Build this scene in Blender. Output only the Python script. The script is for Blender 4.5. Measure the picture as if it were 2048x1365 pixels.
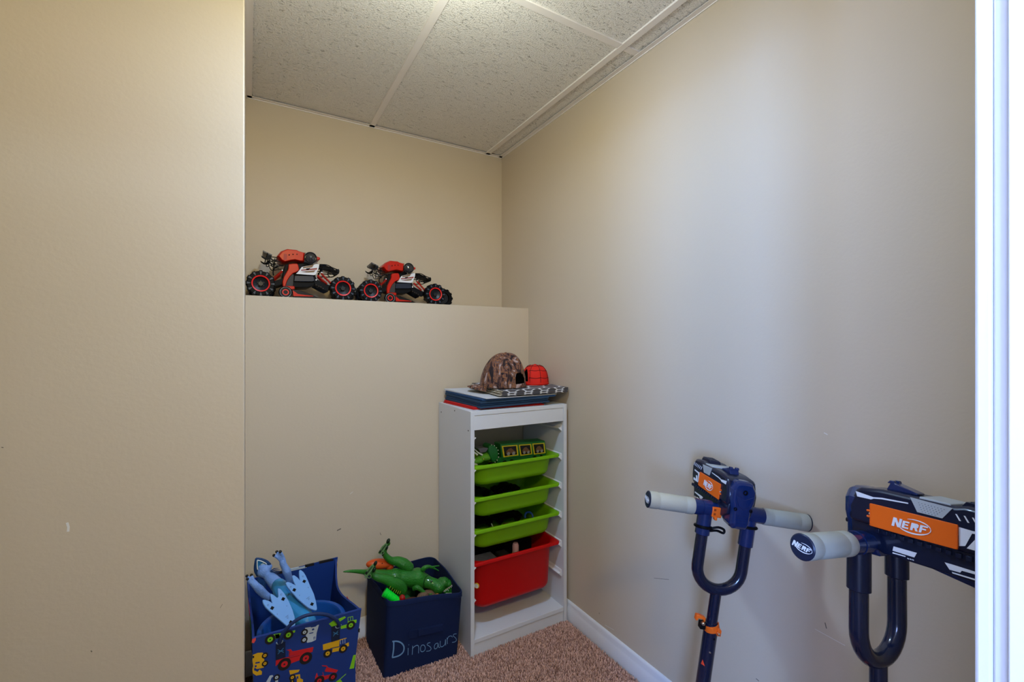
import bpy, bmesh, math, random
import numpy as np
from mathutils import Vector, Matrix
random.seed(7)
for o in list(bpy.data.objects): bpy.data.objects.remove(o)
SC = bpy.context.scene
COL = SC.collection
# ------------------------------------------------------------------ camera
YAW = math.radians(30.4); FPX = 901.0; CH = 1.205; HV = 688.0
cam = bpy.data.cameras.new('camera'); camo = bpy.data.objects.new('camera', cam); COL.objects.link(camo)
camo.location = (0, 0, CH); camo.rotation_euler = (math.pi/2, 0, -YAW)
cam.sensor_width = 36; cam.lens = FPX/2048*36; cam.shift_y = (HV-682.5)/2048; cam.clip_start = 0.02
SC.camera = camo
# ------------------------------------------------------------------ light
SC.view_settings.view_transform = 'Standard'; SC.view_settings.look = 'None'
SC.view_settings.gamma = 1; SC.view_settings.use_curve_mapping = False
SC.view_settings.exposure = 0.0
w = bpy.data.worlds.new('world'); SC.world = w; w.use_nodes = True
w.node_tree.nodes['Background'].inputs[0].default_value = (.6, .75, 1, 1)
w.node_tree.nodes['Background'].inputs[1].default_value = 0.3

def area(name, loc, direction, size, power, color, size_y=None, shape=None, spread=None):
    l = bpy.data.lights.new(name, 'AREA'); l.energy = power; l.color = color; l.size = size
    if shape: l.shape = shape
    elif size_y: l.shape = 'RECTANGLE'; l.size_y = size_y
    if spread: l.spread = spread
    o = bpy.data.objects.new(name, l); COL.objects.link(o); o.location = loc
    o.rotation_euler = Vector(direction).to_track_quat('-Z', 'Y').to_euler()
    return o
LAMP = (.40, .95, 2.06)
def bulb(name, loc, radius, power, color):
    l = bpy.data.lights.new(name, 'POINT'); l.energy = power; l.color = color; l.shadow_soft_size = radius
    o = bpy.data.objects.new(name, l); COL.objects.link(o); o.location = loc; return o
area('window_daylight', (-2.93, -2.45, 1.62), (1, .72, -.02), .75, 246.0, (0.244, 0.439, 1.0), size_y=1.15)
area('window_daylight', (-2.93, -1.05, 1.65), (1, .1, -.02), 1.5, 180.0, (0.367, 0.5, 1.0), size_y=1.1)  # second window, added as soft daylight fill on the right wall
bulb('closet_lamp_light', LAMP, .05, 10.2, (0.952, 1.0, 0.862))
area('closet_lamp_down_light', LAMP, (0, 0, -1), .12, 9.6, (0.219, 0.469, 1.0), shape='DISK')
bulb('doorway_fill_light', (.15, -.45, 2.0), .09, 42.0, (1.0, 0.783, 0.283))  # fill from behind the camera; its pendant fixture is made up
area('room_fill_light', (.35, -1.2, 2.40), (0, 0.25, -1), .25, 18.0, (0.444, 0.667, 1.0), shape='DISK')  # added cool fill from the unseen outer room ceiling


# ------------------------------------------------------------------ camera geometry helpers (picture point -> place point at a real depth)
CR = Vector((math.cos(YAW), -math.sin(YAW), 0)); CF = Vector((math.sin(YAW), math.cos(YAW), 0)); CO = Vector((0, 0, CH)); UP = Vector((0, 0, 1))
def ray(u, v): return CR*((u-1024)/FPX) + CF + UP*((HV-v)/FPX)
def at(u, v, X=None, Y=None, Z=None):
    r = ray(u, v)
    t = (X-CO.x)/r.x if X is not None else ((Y-CO.y)/r.y if Y is not None else (Z-CO.z)/r.z)
    return CO + r*t
def onplane(u, v, P, N):
    r = ray(u, v); t = (Vector(P)-CO).dot(N)/r.dot(N); return CO + r*t
def zoomer(x0, y0, s):
    return lambda x, y: (x0+x/s, y0+y/s)

# ------------------------------------------------------------------ materials
MATS = {}
def mat(name, col, rough=.5, metal=0., bump=0., bscale=60., bdist=.001, var=.0, vscale=8., spec=.28, coat=0., trans=0., emis=None, estr=0.):
    if name in MATS: return MATS[name]
    m = bpy.data.materials.new(name); m.use_nodes = True; nt = m.node_tree; b = nt.nodes['Principled BSDF']
    b.inputs['Base Color'].default_value = (*col, 1); b.inputs['Roughness'].default_value = rough
    b.inputs['Metallic'].default_value = metal; b.inputs['Specular IOR Level'].default_value = spec
    b.inputs['Coat Weight'].default_value = coat; b.inputs['Transmission Weight'].default_value = trans
    if emis: b.inputs['Emission Color'].default_value = (*emis, 1); b.inputs['Emission Strength'].default_value = estr
    tc = nt.nodes.new('ShaderNodeTexCoord')
    n = nt.nodes.new('ShaderNodeTexNoise'); n.inputs['Scale'].default_value = vscale; n.inputs['Detail'].default_value = 3
    nt.links.new(tc.outputs['Object'], n.inputs['Vector'])
    r = nt.nodes.new('ShaderNodeMapRange'); r.inputs[3].default_value = max(0, rough-.05); r.inputs[4].default_value = min(1, rough+.05)
    nt.links.new(n.outputs['Fac'], r.inputs[0]); nt.links.new(r.outputs[0], b.inputs['Roughness'])
    if var:
        mx = nt.nodes.new('ShaderNodeMix'); mx.data_type = 'RGBA'
        mx.inputs[6].default_value = (*[c*(1-var) for c in col], 1); mx.inputs[7].default_value = (*[min(1, c*(1+var)) for c in col], 1)
        nt.links.new(n.outputs['Fac'], mx.inputs[0]); nt.links.new(mx.outputs[2], b.inputs['Base Color'])
    if bump:
        n2 = nt.nodes.new('ShaderNodeTexNoise'); n2.inputs['Scale'].default_value = bscale; n2.inputs['Detail'].default_value = 4
        nt.links.new(tc.outputs['Object'], n2.inputs['Vector'])
        bp = nt.nodes.new('ShaderNodeBump'); bp.inputs['Strength'].default_value = bump; bp.inputs['Distance'].default_value = bdist
        nt.links.new(n2.outputs['Fac'], bp.inputs['Height']); nt.links.new(bp.outputs[0], b.inputs['Normal'])
    MATS[name] = m; return m
def sr(r, g, b):
    f = lambda c: (c/255/12.92) if c <= 10 else ((c/255+.055)/1.055)**2.4
    return (f(r), f(g), f(b))

WALL = mat('wall_paint', (.60, .505, .375), .55, bump=.25, bscale=120, bdist=.0012, var=.012, vscale=3)
WHITE_TRIM = mat('white_trim_paint', (.72, .72, .74), .35, bump=.05, bscale=30)
TEE = mat('ceiling_grid_metal', (.88, .83, .78), .4)
BLACK = mat('black_plastic', (.004, .004, .005), .45, spec=.09)
BLACKG = mat('black_gloss_plastic', (.004, .004, .005), .14, coat=.35)
GREYD = mat('dark_grey_plastic', (.035, .037, .042), .4)
GREYM = mat('slate_plastic', (.07, .085, .12), .4)
REDP = mat('red_gloss_plastic', (.52, .012, .003), .3, coat=.1, spec=.2)
REDR = mat('red_rim_plastic', (.75, .012, .010), .35)
WHITEP = mat('white_plastic', (.75, .75, .76), .4)
METAL = mat('steel', (.75, .75, .77), .25, metal=1)
NAVYP = mat('navy_tube_paint', (.006, .010, .030), .22, coat=.5)
NAVYG = mat('navy_shell_plastic', (.004, .008, .028), .30, coat=.2)
NAVYB = mat('blue_shell_plastic', (.005, .018, .085), .22, coat=.5)
ORANGE = mat('orange_plastic', (.80, .13, .008), .42)
GRIPM = mat('grey_foam_grip', (.37, .37, .31), .7, bump=.2, bscale=200)
GREYL = mat('light_grey_plastic', (.40, .43, .44), .45)
DECAL = mat('white_marking', (.72, .75, .80), .5)

# ------------------------------------------------------------------ mesh builder
def basis(axis):
    a = Vector(axis).normalized(); h = Vector((0, 0, 1)) if abs(a.z) < .9 else Vector((1, 0, 0))
    x = h.cross(a).normalized(); y = a.cross(x); return x, y, a
class MB:
    def __init__(s): s.v = []; s.f = []; s.m = []
    def add(s, vs, fs, mi=0):
        b = len(s.v); s.v += [Vector(p) for p in vs]; s.f += [tuple(b+i for i in f) for f in fs]; s.m += [mi]*len(fs); return s
    def box(s, lo, hi, mi=0, M=None):
        (a, b, c), (d, e, f) = lo, hi
        vs = [(a,b,c),(d,b,c),(d,e,c),(a,e,c),(a,b,f),(d,b,f),(d,e,f),(a,e,f)]
        if M: vs = [M @ Vector(p) for p in vs]
        return s.add(vs, [(0,3,2,1),(4,5,6,7),(0,1,5,4),(1,2,6,5),(2,3,7,6),(3,0,4,7)], mi)
    def prism(s, pts, off, mi=0):
        pts = [Vector(p) for p in pts]; off = Vector(off); n = len(pts)
        return s.add(pts+[p+off for p in pts], [tuple(range(n)), tuple(range(2*n-1, n-1, -1))]+[(i, (i+1) % n, n+(i+1) % n, n+i) for i in range(n)], mi)
    def tube(s, pts, rad, n=12, mi=0, caps=True, flat=None, closed=False):
        pts = [Vector(p) for p in pts]; k = len(pts)
        if not hasattr(rad, '__len__'): rad = [rad]*k
        T = []
        for i in range(k):
            if closed: t = pts[(i+1) % k]-pts[i-1]
            else: t = (pts[min(i+1, k-1)]-pts[max(i-1, 0)])
            T.append(t.normalized())
        x, y, _ = basis(T[0]); vs = []
        for i in range(k):
            x = (x-T[i]*x.dot(T[i])).normalized(); y = T[i].cross(x)
            for j in range(n):
                a = 2*math.pi*j/n; rr = rad[i]
                d = x*math.cos(a)*rr+y*math.sin(a)*rr
                if flat: fd = Vector(flat[0]).normalized(); d = d-fd*d.dot(fd)*(1-flat[1])
                vs.append(pts[i]+d)
        fs = []
        for i in range(k if closed else k-1):
            for j in range(n):
                a = i*n+j; b = i*n+(j+1) % n; i2 = ((i+1) % k)*n
                fs.append((a, b, i2+(j+1) % n, i2+j))
        if caps and not closed: fs += [tuple(range(n-1, -1, -1)), tuple((k-1)*n+j for j in range(n))]
        return s.add(vs, fs, mi)
    def ball(s, c, r, n=16, mi=0, M=None, rings=None):
        if not hasattr(r, '__len__'): r = (r, r, r)
        rings = rings or n//2; vs = [Vector((0, 0, 1))]; fs = []
        for i in range(1, rings):
            t = math.pi*i/rings
            for j in range(n):
                a = 2*math.pi*j/n; vs.append(Vector((math.sin(t)*math.cos(a), math.sin(t)*math.sin(a), math.cos(t))))
        vs.append(Vector((0, 0, -1)))
        for j in range(n): fs.append((0, 1+j, 1+(j+1) % n))
        for i in range(rings-2):
            for j in range(n): fs.append((1+i*n+j, 1+(i+1)*n+j, 1+(i+1)*n+(j+1) % n, 1+i*n+(j+1) % n))
        L = len(vs)-1
        for j in range(n): fs.append((L, 1+(rings-2)*n+(j+1) % n, 1+(rings-2)*n+j))
        vs = [Vector((p.x*r[0], p.y*r[1], p.z*r[2])) for p in vs]
        if M: vs = [M.to_3x3() @ p for p in vs]
        return s.add([p+Vector(c) for p in vs], fs, mi)
    def lathe(s, prof, c, axis, n=24, mi=0, closed=False):
        x, y, a = basis(axis); c = Vector(c); k = len(prof); vs = []
        for r, h in prof:
            for j in range(n):
                t = 2*math.pi*j/n; vs.append(c+a*h+(x*math.cos(t)+y*math.sin(t))*r)
        fs = [(i*n+j, i*n+(j+1) % n, ((i+1) % k)*n+(j+1) % n, ((i+1) % k)*n+j) for i in range(k if closed else k-1) for j in range(n)]
        if not closed: fs += [tuple(range(n-1, -1, -1)), tuple((k-1)*n+j for j in range(n))]
        return s.add(vs, fs, mi)
    def loops(s, loops, mi=0, cap0=True, cap1=True):
        n = len(loops[0]); vs = [p for l in loops for p in l]
        fs = [(i*n+j, i*n+(j+1) % n, (i+1)*n+(j+1) % n, (i+1)*n+j) for i in range(len(loops)-1) for j in range(n)]
        if cap0: fs.append(tuple(range(n-1, -1, -1)))
        if cap1: fs.append(tuple((len(loops)-1)*n+j for j in range(n)))
        return s.add(vs, fs, mi)
    def line(s, pts, wid, N, th=.0004, mi=0):
        """flat ribbon of width wid lying on the surface whose outward normal is N"""
        N = Vector(N).normalized(); pts = [Vector(p) for p in pts]
        ws = wid if hasattr(wid, '__len__') else [wid]*len(pts); L = []; Rr = []
        for i, p in enumerate(pts):
            t = (pts[min(i+1, len(pts)-1)]-pts[max(i-1, 0)]).normalized(); q = N.cross(t).normalized()*ws[i]/2
            L.append(p+q); Rr.append(p-q)
        return s.prism(L+Rr[::-1], N*th, mi) if len(pts) < 3 else s._rib(L, Rr, N*th, mi)
    def _rib(s, L, R, off, mi):
        for i in range(len(L)-1): s.prism([L[i], L[i+1], R[i+1], R[i]], off, mi)
        return s
    def build(s, name, mats, parent=None, origin=None, smooth=35, bevel=0, seg=2, sub=0, mods=None):
        if not isinstance(mats, (list, tuple)): mats = [mats]
        if parent is not None:
            L = root_loc(parent)
        else:
            if origin is None:
                xs = [p.x for p in s.v]; ys = [p.y for p in s.v]; zs = [p.z for p in s.v]
                origin = ((min(xs)+max(xs))/2, (min(ys)+max(ys))/2, min(zs))
            L = Vector(origin)
        me = bpy.data.meshes.new(name)
        me.from_pydata([tuple(p-L) for p in s.v], [], s.f)
        for m in mats: me.materials.append(m)
        me.polygons.foreach_set('material_index', s.m)
        bm = bmesh.new(); bm.from_mesh(me); bmesh.ops.recalc_face_normals(bm, faces=bm.faces); bm.to_mesh(me); bm.free()
        if smooth:
            me.polygons.foreach_set('use_smooth', [True]*len(me.polygons)); me.set_sharp_from_angle(angle=math.radians(smooth))
        o = bpy.data.objects.new(name, me); COL.objects.link(o)
        if parent is not None: o.parent = parent
        else: o.location = L
        if bevel:
            b = o.modifiers.new('bevel', 'BEVEL'); b.width = bevel; b.segments = seg; b.limit_method = 'ANGLE'; b.angle_limit = math.radians(40)
        if sub:
            b = o.modifiers.new('sub', 'SUBSURF'); b.levels = sub; b.render_levels = sub
        return o
def root_loc(o):
    while o.parent is not None: o = o.parent
    return o.location.copy()
def tag(o, label=None, cat=None, group=None, kind=None):
    if label: o['label'] = label
    if cat: o['category'] = cat
    if group: o['group'] = group
    if kind: o['kind'] = kind
    return o
def thing(name, loc, label, cat, group=None):
    o = bpy.data.objects.new(name, None); COL.objects.link(o); o.location = loc; o.empty_display_size = .05
    return tag(o, label, cat, group)
def kids(o): return [c for c in bpy.data.objects if c.parent is o]
def copy_tree(o, parent=None):
    c = o.copy(); COL.objects.link(c)
    if parent is not None: c.parent = parent
    for ch in kids(o): copy_tree(ch, c)
    return c
def arc(c, r, a0, a1, n, ex, ey):
    c = Vector(c); ex = Vector(ex); ey = Vector(ey)
    return [c+ex*r*math.cos(math.radians(a0+(a1-a0)*i/n))+ey*r*math.sin(math.radians(a0+(a1-a0)*i/n)) for i in range(n+1)]
def smoothpath(pts, n=4):
    pts = [Vector(p) for p in pts]; out = []
    for i in range(len(pts)-1):
        p0 = pts[max(i-1, 0)]; p1 = pts[i]; p2 = pts[i+1]; p3 = pts[min(i+2, len(pts)-1)]
        for k in range(n):
            t = k/n; out.append(.5*((2*p1)+(p2-p0)*t+(2*p0-5*p1+4*p2-p3)*t*t+(3*p1-p0-3*p2+p3)*t**3))
    out.append(pts[-1]); return out
def lerpl(vals, n=4):
    out = []
    for i in range(len(vals)-1): out += [vals[i]+(vals[i+1]-vals[i])*k/n for k in range(n)]
    return out+[vals[-1]]

# ------------------------------------------------------------------ dimensions of the closet
XL = -.007; XR = 1.21; YB = 2.175; YK = 1.90; ZK = 1.382; ZC = 2.23; YP = 1.30; YF = .124; YF0 = .02
DX0 = -.10; DX1 = .55; DH = 2.03
def struct(o, label, cat='wall'): return tag(o, label, cat, kind='structure')

# floor
fm = bpy.data.materials.new('carpet_backing'); fm.use_nodes = True; nt = fm.node_tree; b = nt.nodes['Principled BSDF']
b.inputs['Roughness'].default_value = .95
tc = nt.nodes.new('ShaderNodeTexCoord'); n = nt.nodes.new('ShaderNodeTexNoise'); n.inputs['Scale'].default_value = 180; n.inputs['Detail'].default_value = 5
cr = nt.nodes.new('ShaderNodeValToRGB'); cr.color_ramp.elements[0].position = .35; cr.color_ramp.elements[0].color = (.06, .028, .02, 1); cr.color_ramp.elements[1].position = .65; cr.color_ramp.elements[1].color = (.22, .12, .09, 1)
nt.links.new(tc.outputs['Object'], n.inputs['Vector']); nt.links.new(n.outputs['Fac'], cr.inputs[0]); nt.links.new(cr.outputs[0], b.inputs['Base Color'])
bp = nt.nodes.new('ShaderNodeBump'); bp.inputs['Distance'].default_value = .006; nt.links.new(n.outputs['Fac'], bp.inputs['Height']); nt.links.new(bp.outputs[0], b.inputs['Normal'])
struct(MB().box((-3.1, -3.1, -.1), (2.3, YB+.1, 0)).build('floor', fm), 'brown carpeted floor of the closet', 'floor')

# carpet tufts over the part of the floor the closet shows
def carpet():
    rng = np.random.default_rng(3)
    nx, ny = 290, 440
    X, Y = np.meshgrid(np.linspace(.02, 1.19, nx), np.linspace(.17, 1.89, ny))
    X = X.ravel()+rng.normal(0, .0014, nx*ny); Y = Y.ravel()+rng.normal(0, .0014, nx*ny)
    N = len(X); ang = rng.uniform(0, 2*np.pi, N); h = rng.uniform(.008, .014, N); lean = rng.uniform(0, .0045, N); la = rng.uniform(0, 2*np.pi, N)
    w0 = rng.uniform(.0016, .0024, N); w1 = w0*rng.uniform(.5, 1.0, N)
    V = np.zeros((N, 12, 3))
    for lv, (zz, ww, ll) in enumerate(((0, .8, 0), (.6, 1.1, .5), (1., .6, 1.))):
        for k in range(4):
            a = ang+k*np.pi/2+lv*.5; wd = w0*ww if lv < 2 else w1*ww
            V[:, lv*4+k, 0] = X+np.cos(a)*wd+np.cos(la)*lean*ll; V[:, lv*4+k, 1] = Y+np.sin(a)*wd+np.sin(la)*lean*ll; V[:, lv*4+k, 2] = zz*h
    q = []
    for lv in range(2):
        for k in range(4): q.append((lv*4+k, lv*4+(k+1) % 4, lv*4+4+(k+1) % 4, lv*4+4+k))
    q.append((8, 9, 10, 11)); q = np.array(q)
    F = (np.arange(N)[:, None, None]*12+q[None]).reshape(-1, 4)
    me = bpy.data.meshes.new('carpet_pile'); me.vertices.add(N*12); me.vertices.foreach_set('co', V.ravel())
    me.loops.add(F.size); me.loops.foreach_set('vertex_index', F.ravel().astype(np.int32))
    me.polygons.add(len(F)); me.polygons.foreach_set('loop_start', np.arange(len(F), dtype=np.int32)*4)
    at_ = me.attributes.new('shade', 'FLOAT', 'FACE'); at_.data.foreach_set('value', np.repeat(rng.uniform(0, 1, N), 9).astype(np.float32))
    me.update(); me.validate()
    m = bpy.data.materials.new('carpet_yarn'); m.use_nodes = True; nt = m.node_tree; b = nt.nodes['Principled BSDF']; b.inputs['Roughness'].default_value = .9
    b.inputs['Specular IOR Level'].default_value = .2
    a = nt.nodes.new('ShaderNodeAttribute'); a.attribute_name = 'shade'
    cr = nt.nodes.new('ShaderNodeValToRGB'); e = cr.color_ramp.elements; e[0].color = (.27, .135, .10, 1); e[1].color = (.84, .54, .44, 1)
    nt.links.new(a.outputs['Fac'], cr.inputs[0]); nt.links.new(cr.outputs[0], b.inputs['Base Color'])
    me.materials.append(m); o = bpy.data.objects.new('carpet_pile', me); COL.objects.link(o)
    tag(o, 'short brown twisted carpet pile covering the closet floor', 'carpet', kind='stuff')
carpet()

# walls
struct(MB().box((-.12, YB, 0), (1.33, YB+.1, ZC+.3)).build('wall_back', WALL), 'upper beige wall behind the ledge with the toy cars')
lm = MB().box((XL-.05, YK, 0), (XR+.02, YB+.02, ZK)).build('wall_ledge', WALL, bevel=.002)
struct(lm, 'lower beige knee wall topped by a ledge')
rw = MB().box((XR, YF0, 0), (XR+.1, YB+.1, ZC+.3)).build('wall_right', WALL); struct(rw, 'plain beige wall the scooters lean against')
lw = MB().box((-1.3, YP, 0), (XL, YB+.1, ZC+.3)).build('wall_left', WALL, bevel=.003); struct(lw, 'beige wall block filling the left of the view, its end edge beside the truck print bin')
struct(MB().box((-1.3, YF, 0), (-1.2, YP+.01, ZC+.3)).build('wall_side', WALL), 'far left end wall of the closet')
fr = MB(); fr.box((-1.3, YF0, 0), (DX0-.02, YF, 2.6)); fr.box((DX1+.02, YF0, 0), (XR+.1, YF, 2.6)); fr.box((DX0-.02, YF0, DH+.02), (DX1+.02, YF, 2.6))
struct(fr.build('wall_front', WALL), 'beige wall with the doorway the picture is taken through')
# small scuffs and dents in the paint
SC1 = mat('scuff_dark', (.16, .13, .10), .7); SC2 = mat('scuff_light', (.75, .74, .72), .5)
for nm_, wall, pts, wd, mt, N in [
    ('scuff', lm, [at(674, 1062, Y=YK), at(682, 1058, Y=YK)], .004, SC1, (0, -1, 0)), ('scuff', lm, [at(760, 1066, Y=YK), at(762, 1071, Y=YK)], .002, SC1, (0, -1, 0)),
    ('scuff', lm, [at(700, 989, Y=YK), at(706, 984, Y=YK)], .0015, SC2, (0, -1, 0)),
    ('scuff', rw, [at(1308, 1157, X=XR), at(1338, 1160, X=XR)], .0012, SC1, (-1, 0, 0)), ('scuff', rw, [at(1650, 1246, X=XR), at(1653, 1258, X=XR)], .002, SC1, (-1, 0, 0)),
    ('scuff', rw, [at(1630, 1259, X=XR), at(1690, 1292, X=XR)], .0008, SC2, (-1, 0, 0)), ('scuff', rw, [at(1648, 866, X=XR), at(1655, 870, X=XR)], .0015, SC2, (-1, 0, 0)),
    ('scuff', rw, [at(1198, 1226, X=XR), at(1199, 1229, X=XR)], .002, SC1, (-1, 0, 0)), ('scuff', rw, [at(1210, 1251, X=XR), at(1228, 1261, X=XR)], .0012, SC2, (-1, 0, 0)),
    ('scuff', rw, [at(1512, 1358, X=XR), at(1518, 1363, X=XR)], .002, SC1, (-1, 0, 0)),
    ('chip', lw, [at(134, 1046, Y=YP), at(137, 1055, Y=YP), at(136, 1064, Y=YP)], .004, SC2, (0, -1, 0)),
    ('scuff', lw, [at(440, 1217, Y=YP), at(445, 1209, Y=YP)], .0008, SC1, (0, -1, 0)), ('scuff', lw, [at(182, 1302, Y=YP), at(184, 1305, Y=YP)], .0018, SC1, (0, -1, 0)),
    ('scuff', lw, [at(3, 895, Y=YP), at(7, 896, Y=YP)], .0015, SC1, (0, -1, 0))]:
    MB().line(pts, wd, N, th=.0003).build(nm_, mt, wall)

# ceiling tiles
cm = bpy.data.materials.new('ceiling_tile'); cm.use_nodes = True; nt = cm.node_tree; b = nt.nodes['Principled BSDF']; b.inputs['Roughness'].default_value = .9
b.inputs['Base Color'].default_value = (.90, .865, .80, 1)
tc = nt.nodes.new('ShaderNodeTexCoord'); mp = nt.nodes.new('ShaderNodeMapping'); mp.inputs['Scale'].default_value = (1.0, 2.6, 1)
nt.links.new(tc.outputs['Object'], mp.inputs['Vector'])
n1 = nt.nodes.new('ShaderNodeTexNoise'); n1.inputs['Scale'].default_value = 48; n1.inputs['Detail'].default_value = 3; n1.inputs['Distortion'].default_value = .8
nt.links.new(mp.outputs[0], n1.inputs['Vector'])
r1 = nt.nodes.new('ShaderNodeMapRange'); r1.inputs[1].default_value = .32; r1.inputs[2].default_value = .375; nt.links.new(n1.outputs['Fac'], r1.inputs[0])
n2 = nt.nodes.new('ShaderNodeTexNoise'); n2.inputs['Scale'].default_value = 210; n2.inputs['Detail'].default_value = 2; nt.links.new(tc.outputs['Object'], n2.inputs['Vector'])
r2 = nt.nodes.new('ShaderNodeMapRange'); r2.inputs[1].default_value = .30; r2.inputs[2].default_value = .5; nt.links.new(n2.outputs['Fac'], r2.inputs[0])
ad = nt.nodes.new('ShaderNodeMath'); ad.operation = 'MULTIPLY_ADD'; ad.inputs[1].default_value = .22; nt.links.new(r2.outputs[0], ad.inputs[0]); nt.links.new(r1.outputs[0], ad.inputs[2])
bp = nt.nodes.new('ShaderNodeBump'); bp.inputs['Distance'].default_value = .010; bp.inputs['Strength'].default_value = 1.0
nt.links.new(ad.outputs[0], bp.inputs['Height']); nt.links.new(bp.outputs[0], b.inputs['Normal'])
struct(MB().box((-1.3, YF0, ZC+.006), (XR+.1, YB+.1, ZC+.05)).build('ceiling', cm), 'ceiling of fissured acoustic tiles', 'ceiling')
TX = [.505-.612, .505, 1.119]; TYc = [1.152]; tw = .0125
for i, x in enumerate(TX):
    struct(MB().box((x-tw, YF, ZC), (x+tw, YB+.02, ZC+.02)).build('trim_%d' % (i+1), TEE, bevel=.0008), ['ceiling grid runner over the left wall block', 'long ceiling grid runner in mid ceiling', 'ceiling grid runner close beside the right wall'][i], 'trim')
ct = MB(); xs = [-1.3]+TX+[XR]
for i in range(4): ct.box((xs[i]+tw, TYc[0]-tw, ZC+.0012), (xs[i+1]-tw, TYc[0]+tw, ZC+.02))
struct(ct.build('trim_4', TEE), 'cross runner of the ceiling grid', 'trim')
def angle_trim(name, p0, p1, N, label):
    p0 = Vector(p0); p1 = Vector(p1); N = Vector(N); m = MB()
    m.prism([p0, p0+N*.022, p0+N*.022+UP*.0015, p0+N*.0015+UP*.0015, p0+N*.0015+UP*.02, p0+UP*.02], p1-p0)
    m.prism([p0+N*.0, p0+N*.0045, p0+N*.0045-UP*.0025, p0-UP*.0025], p1-p0)
    struct(m.build(name, TEE), label, 'trim')
angle_trim('trim_5', (XL, YB, ZC), (XR, YB, ZC), (0, -1, 0), 'ceiling wall angle along the back wall')
angle_trim('trim_6', (XR, YF, ZC), (XR, YB, ZC), (-1, 0, 0), 'ceiling wall angle along the right wall')
angle_trim('trim_7', (XL, YP, ZC), (XL, YB, ZC), (1, 0, 0), 'ceiling wall angle along the left block')

# baseboards
def baseboard(name, p0, p1, N, label):
    p0 = Vector(p0); p1 = Vector(p1); N = Vector(N)
    prof = [(0, 0), (.012, 0), (.012, .058), (.0105, .060), (.0105, .066), (.008, .071), (.008, .078), (.005, .084), (.002, .087), (0, .087)]
    struct(MB().prism([p0+N*a+UP*b for a, b in prof], p1-p0).build(name, WHITE_TRIM, smooth=50), label, 'baseboard')
baseboard('baseboard_right', (XR, YF, 0), (XR, YK, 0), (-1, 0, 0), 'white baseboard along the right wall')
baseboard('baseboard_back', (XL, YK, 0), (XR, YK, 0), (0, -1, 0), 'white baseboard along the knee wall behind the bins')

# doorway: jamb, stop and casing
DJ = MB()
DJ.box((DX1, YF0-.012, 0), (DX1+.02, YF, DH+.02)); DJ.box((DX0-.02, YF0-.012, 0), (DX0, YF, DH+.02)); DJ.box((DX0-.02, YF0-.012, DH), (DX1+.02, YF, DH+.02))
dj = DJ.build('door_1', WHITE_TRIM, bevel=.0015); struct(dj, 'white painted door jamb at the right edge of the view', 'door frame')
st = MB(); st.box((DX1-.009, YF0+.0, 0), (DX1, .1135, DH)); st.build('door_stop', WHITE_TRIM, dj, bevel=.0012)
cs = MB()
cs.box((DX1, YF, 0), (DX1+.06, YF+.012, DH+.06)); cs.box((DX0-.06, YF, 0), (DX0, YF+.012, DH+.06)); cs.box((DX0, YF, DH), (DX1, YF+.012, DH+.06))
cs.box((DX1+.004, YF0-.016, 0), (DX1+.064, YF0, DH+.06)); cs.box((DX0-.064, YF0-.016, 0), (DX0-.004, YF0, DH+.06)); cs.box((DX0-.004, YF0-.016, DH+.004), (DX1+.004, YF0, DH+.064))
cs.build('casing', WHITE_TRIM, dj, bevel=.003)

# outer room (gives the daylight and lamp light their room)
struct(MB().box((-3.1, -3.1, 0), (2.3, -3.0, 2.5)).build('wall_rear', WALL), 'rear wall of the room outside the closet')
ow = MB(); ow.box((-3.1, -3.0, 0), (-3.0, -2.85, 2.5)); ow.box((-3.1, -2.05, 0), (-3.0, -1.82, 2.5)); ow.box((-3.1, -.28, 0), (-3.0, .12, 2.5)); ow.box((-3.1, -1.82, 0), (-3.0, -.28, 1.08)); ow.box((-3.1, -1.82, 2.22), (-3.0, -.28, 2.5)); ow.box((-3.1, -2.85, 0), (-3.0, -2.05, 1.0)); ow.box((-3.1, -2.85, 2.25), (-3.0, -2.05, 2.5))
struct(ow.build('wall_window', WALL), 'wall with the window in the room outside the closet')
struct(MB().box((2.2, -3.0, 0), (2.3, .12, 2.5)).build('wall_far', WALL), 'far side wall of the room outside the closet')
fo = MB(); fo.box((-3.0, YF0, 0), (-1.3, .12, 2.5)); fo.box((XR+.1, YF0, 0), (2.2, .12, 2.5)); struct(fo.build('wall_hall', WALL), 'wall beside the closet doorway in the outside room')
struct(MB().box((-3.1, -3.1, 2.5), (2.3, YF0, 2.6)).build('ceiling_room', mat('ceiling_paint', (.7, .68, .62), .8, bump=.1)), 'plain ceiling of the room outside the closet', 'ceiling')
for wi, (y0, y1, z0, z1) in enumerate(((-2.85, -2.05, 1.0, 2.25), (-1.82, -.28, 1.08, 2.22))):  # the wider opening is added for its fill daylight
    wn = MB()
    wn.box((-3.06, y0, z0), (-3.02, y0+.04, z1)); wn.box((-3.06, y1-.04, z0), (-3.02, y1, z1)); wn.box((-3.06, y0+.04, z0), (-3.02, y1-.04, z0+.04)); wn.box((-3.06, y0+.04, z1-.04), (-3.02, y1-.04, z1))
    wo = wn.build('window_%d' % (wi+1), WHITE_TRIM); struct(wo, ['narrower window of the outside room', 'unseen wider window added to the outside room for fill daylight'][wi], 'window')
    MB().box((-3.045, y0+.04, z0+.04), (-3.04, y1-.04, z1-.04)).build('pane', mat('window_glass', (.9, .95, 1), .05, trans=1.0), wo)

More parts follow.
